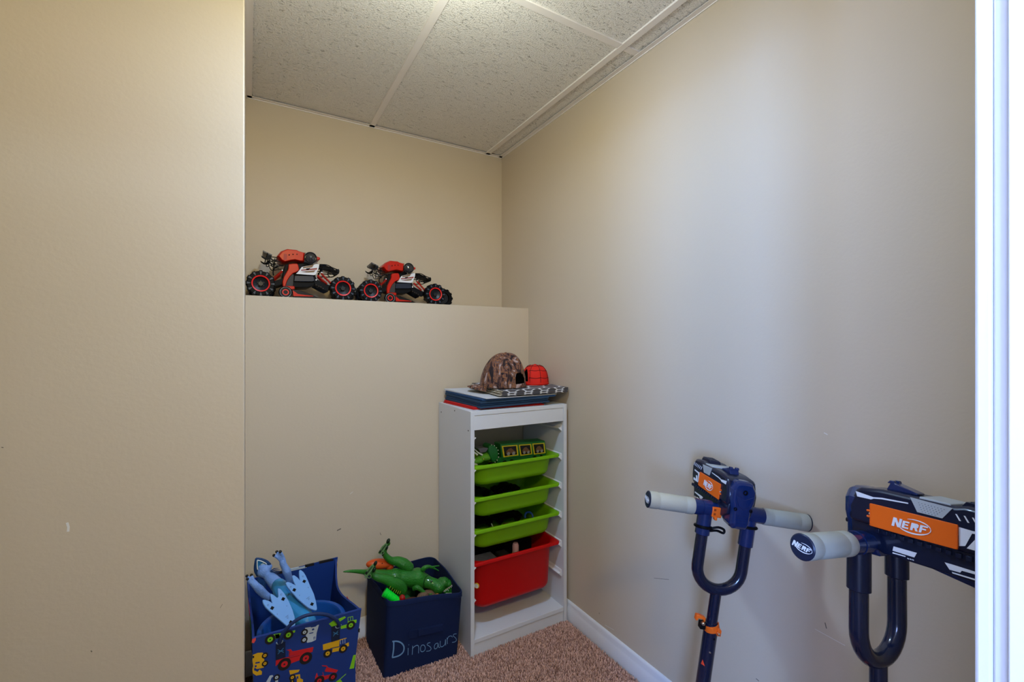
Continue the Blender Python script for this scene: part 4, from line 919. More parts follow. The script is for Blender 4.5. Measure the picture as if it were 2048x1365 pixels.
# ================================================================== blue toy dinosaur in the bin
DBL = mat('dino_pale_blue', (.19, .34, .70), .42, bump=.9, bscale=240, bdist=.0020, var=.35, vscale=30)
DBM = mat('dino_teal_blue', (.035, .24, .50), .25, bump=.4, bscale=220, bdist=.0006, var=.3, vscale=25)
DBD = mat('dino_dark_blue', (.010, .045, .14), .5, bump=1, bscale=180, bdist=.0015, var=.6, vscale=90)
def Bp(x, y, Y): u, v = ZB(x, y); return at(u, v, Y=Y)
dn = thing('toy_dinosaur', (.12, 1.56, .25), 'pale blue toy dinosaur lying on its back in the truck print bin, mouth open', 'toy dinosaur')
m = MB()
def limb(mb, pts, rad, n=14, sm=4, flat=None, mi=0): P = smoothpath(pts, sm); mb.tube(P, lerpl(rad, sm), n, mi, flat=flat); mb.ball(P[0], rad[0], 12); mb.ball(P[-1], rad[-1], 12)
limb(m, [Bp(560, 640, 1.63), Bp(640, 760, 1.60), Bp(760, 930, 1.545), Bp(900, 1110, 1.50), Bp(1020, 1240, 1.47), Bp(1080, 1400, 1.455)], [.022, .030, .032, .029, .026, .022])
def rm(o, vs=.0022, it=4, fac=.5):
    r_ = o.modifiers.new('join', 'REMESH'); r_.mode = 'VOXEL'; r_.voxel_size = vs; r_.use_smooth_shade = True
    s_ = o.modifiers.new('soft', 'SMOOTH'); s_.iterations = it; s_.factor = fac; return o
rm(m.build('torso', DBM, dn))
m = MB(); limb(m, [Bp(300, 330, 1.72), Bp(390, 480, 1.69), Bp(470, 560, 1.665), Bp(580, 680, 1.63)], [.013, .016, .019, .022])
m.ball(Bp(320, 400, 1.70), (.022, .020, .020), 16); m.ball(Bp(300, 320, 1.705), (.017, .018, .014), 16); m.ball(Bp(390, 330, 1.70), (.012, .014, .010), 14)
hd = rm(m.build('head', DBL, dn))
# jaws: open mouth pointing up-left, with teeth
m = MB(); jaw = [Bp(175, 180, 1.70), Bp(260, 195, 1.705), Bp(350, 235, 1.71), Bp(420, 290, 1.71), Bp(400, 240, 1.72), Bp(300, 190, 1.73)]
m.tube(smoothpath([Bp(180, 185, 1.70), Bp(260, 205, 1.70), Bp(350, 245, 1.70), Bp(410, 300, 1.70)], 4), lerpl([.0025, .005, .006, .006], 4), 10)
m.tube(smoothpath([Bp(180, 185, 1.70), Bp(175, 290, 1.70), Bp(180, 390, 1.70), Bp(230, 470, 1.70)], 4), lerpl([.0025, .005, .006, .007], 4), 10); rm(m.build('jaw', DBD, hd), .0018, 2)
for path in ([(205, 215), (260, 228), (320, 255), (350, 275)], [(200, 225), (198, 280), (200, 330), (205, 365)]):
    P = smoothpath([Bp(x, y, 1.694) for x, y in path], 4)
    m = MB()
    for p in P: m.lathe([(.0017, 0), (.0002, .004)], p, (.4, -.5, -.3), 6)
    m.tube(P, .0011, 6); m.build('tooth_row', BONE, hd)
MB().prism([Bp(260, 290, 1.694), Bp(300, 265, 1.694), Bp(345, 290, 1.694), (Bp(300, 345, 1.692))], (0, .004, 0)).build('tongue', mat('dino_ice', (.35, .50, .65), .4), hd)
m = MB(); m.prism([Bp(x, y, 1.698) for x, y in ((185, 190), (350, 255), (410, 300), (330, 340), (230, 440), (185, 330))], (0, .006, 0)); m.build('mouth', DBM, hd)
# quills
m = None
for i in range(11):
    x0, y0 = 420+i*6, 420+i*14; q = MB(); q.tube([Bp(x0, y0-20, 1.685), Bp(x0+60+12*(i % 3), y0-62+i*8, 1.682), Bp(x0+135+14*(i % 3), y0-70+i*11, 1.68)], [.0022, .0017, .0006], 6); q.build('quill', DBD, hd)
for i in range(9):
    x0, y0 = 215+i*16, 520+i*9; q = MB(); q.tube([Bp(x0, y0-20, 1.675), Bp(x0-6, y0+55, 1.672), Bp(x0+2*(i % 3), y0+110, 1.67)], [.0022, .0017, .0006], 6); q.build('quill', DBD, hd)
# limbs with clawed toes
def foot(root, path, toes, rad):
    m = MB(); limb(m, path, rad)
    for base, mid, tip, r in toes: limb(m, [base, mid, tip], [r*1.15, r, r*.85])
    o = rm(m.build('leg', DBL, root), .0018, 3)
    for base, mid, tip, r in toes:
        d = (tip-mid).normalized(); q = MB(); q.ball(tip+d*.003, (r*.95, r*.95, r*.95), 12); q.tube([tip+d*.002, tip+d*.007], [r*.9, r*.25], 10); q.build('claw', BLACKG, o)
Y1 = 1.585
foot(dn, [Bp(745, 560, 1.60), Bp(715, 470, 1.59), Bp(690, 400, 1.585), Bp(650, 320, Y1), Bp(620, 255, Y1)], [
    (Bp(620, 260, Y1), Bp(560, 190, Y1), Bp(490, 145, Y1), .0048), (Bp(630, 240, Y1), Bp(580, 160, Y1), Bp(535, 90, Y1+.005), .0048), (Bp(650, 240, Y1), Bp(625, 160, Y1), Bp(590, 88, Y1-.003), .0050)], [.011, .0105, .0125, .010, .0095])
Y2 = 1.50
foot(dn, [Bp(390, 830, 1.525), Bp(320, 780, 1.52), Bp(240, 700, 1.51), Bp(180, 640, Y2), Bp(135, 590, Y2)], [
    (Bp(140, 600, Y2), Bp(90, 560, Y2), Bp(42, 492, Y2), .0044), (Bp(150, 590, Y2), Bp(130, 530, Y2), Bp(112, 480, Y2+.004), .0044), (Bp(120, 600, Y2), Bp(75, 580, Y2), Bp(48, 540, Y2-.004), .0044)], [.0095, .0105, .0115, .0095, .009])
# flat pale sole panels with dark square sockets
def sole(poly, Yf, squares, marks, rings):
    P = [Bp(x, y, Yf(y)) for x, y in poly]; c = sum(P, Vector())/len(P); N = Vector((0, 0, 0))
    for i in range(len(P)): N += (P[i]-c).cross(P[(i+1) % len(P)]-c)
    N.normalize(); N = N if N.y < 0 else -N
    P = [p-N*(p-c).dot(N) for p in P]
    m = MB(); m.prism([p-N*.006 for p in P], N*.006); o = m.build('sole_panel', mat('sole_blue', (.17, .36, .70), .4, bump=.15, bscale=90), dn, bevel=.0015)
    pj = lambda x, y: onplane(*ZB(x, y), c, N)
    for x, y in squares:
        ex = (pj(x+10, y+4)-pj(x, y)).normalized(); ey = N.cross(ex); s_ = .0042; c_ = pj(x, y)
        m = MB(); m.prism([c_+ex*s_+ey*s_, c_-ex*s_+ey*s_, c_-ex*s_-ey*s_, c_+ex*s_-ey*s_], N*.0008); m.build('socket', BLACK, o)
    for pts in marks:
        m = MB(); m.line([pj(x, y) for x, y in pts], .0008, N, .0004); m.build('embossed_mark', mat('mark_slate', (.05, .08, .13), .5), o)
    for x, y in rings:
        c_ = pj(x, y); ex, ey, _ = basis(N); m = MB(); m.tube(arc(c_, .0022, 0, 300, 12, ex, ey), .0004, 5); m.build('embossed_ring', mat('mark_slate', (.05, .08, .13), .5), o)
sole([(900, 375), (930, 372), (975, 410), (1010, 470), (1040, 540), (1085, 650), (1140, 770), (1175, 890), (1195, 1010), (1190, 1040), (1165, 1045), (1060, 1005), (980, 945), (880, 860), (780, 750), (700, 655), (668, 590), (700, 575), (760, 590), (830, 625), (800, 560), (780, 490), (790, 462), (820, 465), (870, 500), (905, 540), (898, 440)],
     lambda y: 1.565-(y-400)*.00016, [(980, 568), (815, 710), (1108, 945)], [[(1015, 860), (1065, 820)], [(900, 790), (902, 810)], [(1045, 660), (1047, 680)]], [(960, 485), (760, 658), (1058, 860)])
sole([(290, 872), (330, 868), (400, 890), (445, 920), (418, 800), (425, 765), (470, 785), (535, 838), (555, 815), (545, 720), (548, 672), (590, 685), (660, 770), (730, 900), (790, 1040), (825, 1160), (835, 1270), (822, 1345), (800, 1365), (740, 1340), (620, 1240), (500, 1140), (400, 1050), (345, 1000), (300, 930)],
     lambda y: 1.520-(y-700)*.00014, [(450, 1010), (632, 860), (758, 1245)], [[(665, 1165), (718, 1125)], [(532, 1100), (534, 1120)], [(690, 965), (692, 985)]], [(383, 960), (600, 785), (708, 1168)])
m = MB()
for x, y in ((700, 800), (735, 840), (770, 900), (830, 930), (860, 970)):
    m = MB(); c = Bp(x, y, 1.535); m.tube([c, c+Vector((.006, -.001, .003))], .0012, 6); m.build('belly_mark', mat('mark_slate', (.05, .08, .13), .5), dn)

# ================================================================== navy bin with writing
NV = mat('navy_bin_cloth', (.0035, .013, .062), .8, bump=.5, bscale=420, bdist=.0006, var=.12, vscale=9)
NVI = mat('navy_bin_lining', (.003, .010, .045), .85)
bin2 = thing('storage_bin', (.555, 1.72, 0), 'navy fabric bin with Dinosaurs written on its front', 'storage bin')
FLp = Vector((.432, 1.618, 0)); FRp = Vector((.694, 1.566, 0)); 
def outline(z, ins=0.0, n=7):
    k = z/.28
    fl = Vector((.418+.016*k, 1.617, z)); fr_ = Vector((.699+.007*k, 1.603-.050*k, z)); br_ = Vector((.700, 1.868, z)); bl = Vector((.412, 1.873, z))
    C4 = [fl, fr_, br_, bl]; rs = [.012+.010*k, .016+.020*k, .016+.022*k, .012+.020*k]; out = []
    for i in range(4):
        p, a, b_ = C4[i], C4[i-1], C4[(i+1) % 4]; da = (a-p).normalized(); db = (b_-p).normalized(); r = rs[i]
        s_, e_ = p+da*r, p+db*r
        for j in range(n+1):
            t = j/n; q = s_*(1-t)**2+p*2*t*(1-t)+e_*t*t; out.append(q)
        # subdivide the long side
        nx_ = C4[(i+1) % 4]; rn = rs[(i+1) % 4]; e2 = nx_+(p-nx_).normalized()*rn
        for j in range(1, 8):
            t = j/8; q = e_*(1-t)+e2*t; out.append(q+(-Vector((0, 0, 0))))
    if ins:
        c = sum(out, Vector())/len(out); out = [q+(c-q).normalized()*ins for q in out]
    return out
def wav(o, z):  # gently bowed rim, lower at the front right corner
    return [Vector((p.x, p.y, p.z-.016*max(0, 1-math.hypot(p.x-.70, p.y-1.56)/.17)**1.2)) for p in wav0(o, z)]
def wav0(o, z):
    return [Vector((p.x, p.y, p.z+.003*math.sin(p.x*22)+.002*math.sin(p.y*30))) if z > .2 else p for p in o]
Ls = [outline(z) for z in (.002, .05, .10, .15, .20, .245)]+[wav(outline(.262), .27), wav(outline(.276), .28), wav(outline(.280, .002), .28), wav(outline(.2795, .006), .28)]
m = MB(); m.loops(Ls, 0, cap0=True, cap1=False)
m.loops([wav(outline(.2795, .006), .28), wav(outline(.262, .007), .27), outline(.15, .007), outline(.012, .007)], 1, cap0=False, cap1=True)
m.build('body', [NV, NVI], bin2, smooth=40)
# seam below the rim
m = MB(); m.tube([p+(p-Vector((.555, 1.73, p.z))).normalized()*.0004 for p in wav(outline(.262), .27)], .0008, 5, closed=True); m.build('hem_stitch', NVI, bin2)
a0_ = outline(.14); FN_ = Vector((-(FRp-FLp).y*-1, 0, 0))
# local front plane for writing: through points of the front face
def front_at(u, v, d=.0006):
    # intersect with the slightly leaning front face by iteration
    P = at(u, v, Y=1.60)
    for _ in range(6):
        k = max(0, P.z)/.28; fl = Vector((.418+.016*k, 1.617, 0)); fr_ = Vector((.699+.007*k, 1.603-.050*k, 0)); t = (P.x-fl.x)/(fr_.x-fl.x); P = at(u, v, Y=fl.y+(fr_.y-fl.y)*t-d)
    return P
def E_(x, y, d=.0006): return front_at(*ZE(x, y), d)
INK = mat('pale_blue_marker', (.16, .31, .52), .7)
NF = Vector((-.12, -1, .05)).normalized()
LET = [('letter', [[(497, 990), (496, 1060), (484, 1138)]], .0046), ('letter', [[(484, 990), (530, 988), (570, 1005), (592, 1040), (585, 1085), (555, 1115), (520, 1130), (484, 1138)]], .0046),
  ('letter', [[(631, 1050), (629, 1115)], [(636, 1018), (637, 1023)]], .0022), ('letter', [[(668, 1112), (672, 1040), (671, 1030)], [(671, 1055), (690, 1035), (715, 1025), (728, 1040), (726, 1098)]], .0022),
  ('letter', [[(775, 1022), (755, 1026), (745, 1050), (748, 1078), (765, 1084), (785, 1068), (788, 1040), (775, 1022)]], .0022),
  ('letter', [[(835, 1000), (815, 1005), (806, 1020), (830, 1035), (843, 1055), (830, 1075), (798, 1080)]], .0021),
  ('letter', [[(905, 1005), (885, 1010), (872, 1035), (878, 1058), (900, 1045), (908, 1005), (912, 1040), (925, 1045)]], .0021),
  ('letter', [[(928, 985), (928, 1030), (945, 1038), (970, 1015), (976, 970), (978, 1025)]], .0021),
  ('letter', [[(990, 955), (994, 1012)], [(993, 970), (1005, 945), (1030, 938), (1040, 950)]], .0020),
  ('letter', [[(1078, 918), (1055, 922), (1048, 938), (1068, 955), (1078, 975), (1065, 992), (1038, 998)]], .0020)]
mD = MB()
for nm_, strokes, wd in LET[:2]:
    for s_ in strokes: mD.line(smoothpath([E_(x, y) for x, y in s_], 3), wd, NF, .0005)
tag(mD.build('letter', INK, bin2), 'bold capital D')
for nm_, strokes, wd in LET[2:]:
    mm = MB()
    for s_ in strokes: mm.line(smoothpath([E_(x, y) for x, y in s_], 3), wd, NF, .0005)
    mm.build('letter', INK, bin2)
m = MB(); P = [E_(x, y, .0006) for x, y in ((640, 890), (955, 822), (965, 880), (950, 905), (640, 965), (628, 930))]; m.prism(P, NF*.0022); hs = m.build('handle_patch', NV, bin2, bevel=.0006)
m = MB(); m.prism([E_(x, y, .004) for x, y in ((722, 880), (950, 832), (952, 888), (722, 945))], NF*.003); m.build('handle_strap', NV, bin2, bevel=.001)

# ================================================================== green toy dinosaur lying on the navy bin
DGR = mat('dino_green', (.020, .17, .014), .30, bump=1.0, bscale=260, bdist=.0022, var=.35, vscale=22, coat=.35)
DGL = mat('dino_olive_sole', (.10, .22, .07), .5)
def Cp(x, y, Y): u, v = ZCc(x, y); return at(u, v, Y=Y)
gd = thing('toy_dinosaur', (.52, 1.74, .27), 'large green toy tyrannosaur lying across the top of the navy bin, mouth open', 'toy dinosaur')
m = MB()
limb(m, [Cp(-22, 632, 1.70), Cp(120, 625, 1.70), Cp(300, 635, 1.71), Cp(450, 655, 1.72), Cp(600, 690, 1.725), Cp(760, 720, 1.73), Cp(950, 730, 1.73), Cp(1130, 740, 1.73), Cp(1270, 770, 1.725), Cp(1380, 800, 1.72)],
     [.0030, .0060, .0085, .0125, .020, .026, .031, .034, .032, .026], 20)
m.ball(Cp(1230, 730, 1.73), (.034, .036, .036), 20); m.ball(Cp(850, 720, 1.73), (.034, .032, .030), 20)
rm(m.build('body', DGR, gd), .0025, 5)
m = MB(); limb(m, [Cp(1370, 800, 1.715), Cp(1470, 830, 1.70), Cp(1570, 870, 1.69)], [.0245, .022, .023], 18)
m.ball(Cp(1600, 900, 1.685), (.026, .026, .024), 18); m.ball(Cp(1690, 810, 1.685), (.021, .022, .019), 18); m.ball(Cp(1760, 830, 1.68), (.018, .02, .014), 16); m.ball(Cp(1640, 760, 1.69), (.010, .012, .007), 12)
m.ball(Cp(1560, 960, 1.685), (.016, .016, .012), 14)
gh = rm(m.build('head', DGR, gd), .0022, 4)
m = MB(); m.ball(Cp(1475, 800, 1.672), (.0038, .0025, .0032), 14); m.build('eye', BLACKG, gh)
m = MB(); m.ball(Cp(1730, 795, 1.662), (.0018, .0015, .0018), 10); m.build('nostril', BLACK, gh)
# lower jaw (opened, at the right end) with pale lip and teeth
jl = [(1680, 985), (1740, 940), (1790, 890), (1835, 842), (1880, 850), (1925, 900), (1940, 945), (1900, 985), (1800, 1005), (1700, 1005)]
P = [Cp(x, y, 1.665-(x-1680)*.00003) for x, y in jl]; m = MB(); m.prism([p+Vector((0, .0, -.002)) for p in P], (0, .028, .004)); jw = m.build('lower_jaw', DGR, gd, bevel=.003)
m = MB(); m.tube(smoothpath([Cp(x, y, 1.660) for x, y in ((1838, 842), (1880, 850), (1922, 895), (1940, 940), (1905, 978), (1820, 1000), (1720, 1002))], 4), .0014, 7); m.build('lip', mat('pale_lip', (.42, .46, .34), .5), jw)
m = MB(); m.tube(smoothpath([Cp(x, y, 1.659) for x, y in ((1680, 975), (1730, 930), (1790, 892), (1832, 850))], 4), .0012, 7); m.build('gum', mat('brown_gum', (.35, .22, .12), .5), gh)
for x, y in ((1700, 955), (1722, 938), (1750, 930), (1757, 948), (1775, 905), (1805, 888), (1820, 868)):
    m = MB(); m.lathe([(.0018, 0), (.0014, .002), (.0002, .005)], Cp(x, y, 1.658), (.3, -.4, -.85), 8); m.build('tooth', BONE, gh)
# raised hind leg
m = MB(); limb(m, [Cp(1090, 560, 1.735), Cp(1000, 500, 1.74), Cp(900, 455, 1.745), Cp(790, 440, 1.745), Cp(710, 380, 1.745), Cp(670, 300, 1.745), Cp(700, 220, 1.745)], [.020, .022, .0185, .0135, .0115, .0095, .0085], 16)
l1 = rm(m.build('leg', DGR, gd), .0020, 4)
def gfoot(root, a, b_, Y, loops_, pads):
    A = Cp(*a, Y); B = Cp(*b_, Y); d = (B-A).normalized(); nrm = Vector((-.35, -.75, .2)); nrm = (nrm-d*nrm.dot(d)).normalized(); w_ = nrm.cross(d)
    L = (B-A).length; m = MB(); m.prism([A-w_*.004, A+w_*.006, A+d*L*.5+w_*.009, B+w_*.003, B-w_*.003, A+d*L*.5-w_*.008], nrm*-.006); s = m.build('sole', DGL, root, bevel=.001)
    m = MB(); m.prism([A+d*L*.12-w_*.002+nrm*.0002, A+d*L*.12+w_*.002+nrm*.0002, A+d*L*.5+w_*.004+nrm*.0002, A+d*L*.8+w_*.002+nrm*.0002, A+d*L*.8-w_*.002+nrm*.0002], nrm*.0008); m.build('sole_recess', mat('deep_olive', (.02, .05, .015), .5), s)
    for (x, y, r) in loops_:
        m = MB(); ex, ey, _ = basis(nrm); m.tube(arc(Cp(x, y, Y-.004), r, 0, 360, 18, ex, ey)[:-1], .0012, 6, closed=True); m.build('toe_loop', DGL, s)
    for (x, y, r) in pads:
        m = MB(); m.ball(Cp(x, y, Y), (r, r*.9, r*1.5), 14, M=Matrix.Rotation(.45, 4, 'Y')); m.build('claw', mat('dark_claw', (.006, .016, .006), .3), s)
m = MB(); m.ball(Cp(700, 210, 1.742), (.008, .009, .009), 12); m.ball(Cp(735, 150, 1.742), (.009, .008, .010), 12); m.ball(Cp(650, 290, 1.742), (.008, .008, .008), 12); rm(m.build('foot', DGR, l1), .0018, 2)
gfoot(l1, (585, 330), (730, 130), 1.733, [(640, 310, .0055)], [(738, 110, .0068), (710, 225, .0060), (600, 290, .004), (650, 330, .005)])
# lower hind leg
m = MB(); limb(m, [Cp(960, 940, 1.69), Cp(900, 860, 1.685), Cp(790, 800, 1.68), Cp(680, 755, 1.68), Cp(560, 730, 1.68), Cp(480, 680, 1.685), Cp(470, 600, 1.685)], [.024, .023, .0195, .017, .0135, .011, .009], 16)
l2 = rm(m.build('leg', DGR, gd), .0020, 4)
m = MB(); m.ball(Cp(490, 560, 1.68), (.008, .009, .012), 12); m.ball(Cp(430, 660, 1.68), (.009, .009, .010), 12); rm(m.build('foot', DGR, l2), .0018, 2)
gfoot(l2, (345, 710), (500, 500), 1.668, [(415, 710, .0065), (360, 720, .004)], [(520, 490, .0062), (498, 600, .0062), (365, 650, .0035)])
for x, y in ((770, 900), (805, 930), (835, 960), (870, 970), (905, 985), (940, 990)):
    m = MB(); m.tube([Cp(x-10, y+22, 1.664), Cp(x+12, y-22, 1.663)], .0011, 6); m.build('stripe', mat('yellow_green_stripe', (.40, .42, .03), .5), l2)
# arms
def arm(path, rad, fingers):
    m = MB(); limb(m, path, rad)
    for f_ in fingers: limb(m, f_, [.0034, .0030, .0024][:len(f_)])
    rm(m.build('arm', DGR, gd), .0017, 3)
arm([Cp(1335, 590, 1.715), Cp(1370, 560, 1.71), Cp(1430, 545, 1.71), Cp(1480, 560, 1.71)], [.010, .0085, .0065, .005], [[Cp(1475, 555, 1.71), Cp(1540, 540, 1.71), Cp(1605, 532, 1.71)], [Cp(1480, 565, 1.71), Cp(1540, 585, 1.71), Cp(1598, 618, 1.71)]])
arm([Cp(1185, 920, 1.675), Cp(1230, 905, 1.665), Cp(1300, 945, 1.66), Cp(1370, 1010, 1.655)], [.0095, .0095, .0075, .006], [[Cp(1370, 1005, 1.655), Cp(1430, 1020, 1.652), Cp(1488, 1012, 1.65)], [Cp(1370, 1015, 1.655), Cp(1410, 1040, 1.652), Cp(1445, 1058, 1.65)]])
# collar seam
m = MB(); m.tube(smoothpath([Cp(x, y, Y_) for x, y, Y_ in ((1425, 690, 1.700), (1370, 740, 1.690), (1345, 820, 1.684), (1350, 900, 1.688))], 5), .0012, 6); m.build('collar_groove', mat('deep_green', (.004, .03, .006), .5), gd)

# other toys showing in the navy bin
m = MB(); P0 = Cp(670, 980, 1.66); P1 = Cp(960, 1175, 1.635); d = (P1-P0).normalized(); Ln = (P1-P0).length; pr_ = []
n = 16
for i in range(n):
    k = i/n; r = .0150-.004*k; pr_ += [(r, Ln*k), (r+.0016, Ln*(k+.25/n)), (r+.0016, Ln*(k+.6/n)), (r, Ln*(k+.85/n))]
m.lathe([(0, 0), (.012, -.001)]+pr_+[(0, Ln)], P0, d, 28); tag(m.build('toy_tube', mat('neon_green_plastic', (.0, .75, .03), .35), smooth=60), 'bright green ribbed plastic tube inside the navy bin', 'toy')
m = MB(); c = Cp(975, 1090, 1.635); m.ball(c, (.0115, .012, .014), 18); m.ball(c+Vector((.004, .01, -.012)), (.012, .012, .012), 14); o = m.build('toy_ball', mat('dark_red_gloss', (.35, .004, .004), .12, coat=.6)); tag(o, 'small glossy dark red toy beside the bright green tube', 'toy')
m = MB(); M = Matrix.Rotation(math.radians(12), 4, 'Y'); m.ball(Cp(585, 500, 1.765), (.052, .022, .0195), 22, M=M); m.ball(Cp(760, 545, 1.765), (.017, .016, .0135), 16)
o = rm(m.build('toy_egg', mat('orange_toy_skin', (.62, .085, .012), .35, bump=.5, bscale=200, coat=.2)), .002, 3); tag(o, 'orange long rounded toy lying behind the green dinosaur tail', 'toy')
m = MB(); m.ball(Cp(635, 490, 1.743), (.0022, .0012, .0022), 8); m.build('eye', BLACKG, o)
m = MB(); c = Cp(1330, 1060, 1.65); m.ball(c, (.024, .02, .016), 20); m.ball(c+Vector((-.03, .01, -.014)), (.02, .018, .012), 16); o = rm(m.build('toy_animal', mat('brown_ribbed_hide', (.17, .10, .055), .6, bump=1, bscale=90, bdist=.002)), .002, 2); tag(o, 'brown ribbed toy animal under the green dinosaur arm', 'toy')
for i in range(7):
    a = c+Vector((-.018+.006*i, -.0185+abs(i-3)*.002, .004)); m = MB(); m.tube([a, a+Vector((.003, .002, .010))], .0008, 5); m.build('rib_line', mat('dark_rib', (.04, .02, .012), .6), o)
m = MB(); c = Cp(1530, 1085, 1.645); m.ball(c, (.013, .012, .009), 14); m.ball(c+Vector((.012, .004, .004)), (.009, .01, .009), 12); m.ball(c+Vector((-.01, 0, -.006)), (.012, .012, .008), 12); o = rm(m.build('toy_animal', mat('ochre_plastic', (.32, .12, .03), .5)), .0018, 2); tag(o, 'small ochre toy animal below the green dinosaur chin', 'toy')
m = MB(); c = Cp(1110, 1125, 1.655); m.ball(c, (.03, .02, .006), 16); o = m.build('toy_animal', mat('umber_plastic', (.10, .035, .02), .5)); tag(o, 'dark brown toy low between the red toy and the ribbed brown one', 'toy')
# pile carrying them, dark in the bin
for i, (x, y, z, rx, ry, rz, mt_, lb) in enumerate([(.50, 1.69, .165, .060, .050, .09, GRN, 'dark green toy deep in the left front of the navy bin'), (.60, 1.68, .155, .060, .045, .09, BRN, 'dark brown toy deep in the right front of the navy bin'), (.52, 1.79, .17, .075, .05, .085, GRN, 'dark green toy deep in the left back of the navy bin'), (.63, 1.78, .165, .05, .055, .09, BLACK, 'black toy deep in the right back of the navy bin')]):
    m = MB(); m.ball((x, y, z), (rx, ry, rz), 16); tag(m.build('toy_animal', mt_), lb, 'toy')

# ================================================================== scooters with toy blasters on the handlebars
def frame(d, s_):
    x = Vector(d).normalized(); z = Vector(s_); z = (z-x*z.dot(x)).normalized(); y = z.cross(x); return x, y, z
B2 = frame((-.985, .134, .12), (.1283, .0479, 1)); M2 = Vector((.953, .356, .859))
B1 = frame((.845, -.495, -.146), (.134, -.066, 1)); M1 = Vector((1.019, .688, .793))
ZG = zoomer(1580, 950, 3.288); ZG1 = zoomer(1290, 900, 4.266)
def gl(x, y, lx=.036, B=B2, M=M2, Z=ZG):
    """picture point -> (forward, up) on the blaster's side plane, read from the nearer scooter"""
    u, v = Z(x, y); r = ray(u, v); o = CO-M; t = (lx-o.dot(B[0]))/r.dot(B[0]); p = o+r*t; return (p.dot(B[1]), p.dot(B[2]))
LOGO_L = {'N': [[(0, 0), (.13, 0), (.13, .60), (.28, 0), (.44, 0), (.44, 1), (.31, 1), (.31, .40), (.16, 1), (0, 1)]],
 'E': [[(0, 0), (.38, 0), (.38, .2), (.14, .2), (.14, .42), (.34, .42), (.34, .6), (.14, .6), (.14, .8), (.38, .8), (.38, 1), (0, 1)]],
 'R': [[(0, 0), (.14, 0), (.14, .36), (.22, .36), (.30, 0), (.44, 0), (.34, .40), (.42, .52), (.42, .86), (.32, 1), (0, 1)]],
 'F': [[(0, 0), (.14, 0), (.14, .42), (.36, .42), (.36, .6), (.14, .6), (.14, .8), (.42, .8), (.42, 1), (0, 1)]]}
def logo(mb, O, ex, ey, N, size, mi=0, th=.0006):
    """NERF lettering with its two swooshes; O is the lower left of the word"""
    def q(x, y): return O+(ex*(x+.20*y)+ey*y)*size
    x = 0
    for ch, sc in (('N', 1.12), ('E', .92), ('R', .92), ('F', .92)):
        for P in LOGO_L[ch]: 
            yo = -.05 if ch == 'N' else .02
            mb.prism([q(x+px*sc*2.0, yo+py*sc) for px, py in P], N*th, mi)
        x += .44*sc*2.0+.10
    cx, cy = x*.63, .50
    for a0, a1, rx, ry, ww in ((118, 6, 1.72, .86, .12), (-160, -14, 1.72, .86, .16), (6, -14, 1.72, .86, .10)):
        n = 18; pts = []; ws = []
        for i in range(n+1):
            t = i/n; a = math.radians(a0+(a1-a0)*t); pts.append(q(cx+rx*math.cos(a)-.1, cy+ry*math.sin(a))); ws.append(size*ww*(math.sin(math.pi*min(1, t*.9+.06))**.8+.05 if ww > .11 else .75))
        mb.line(pts, ws, N, th, mi)
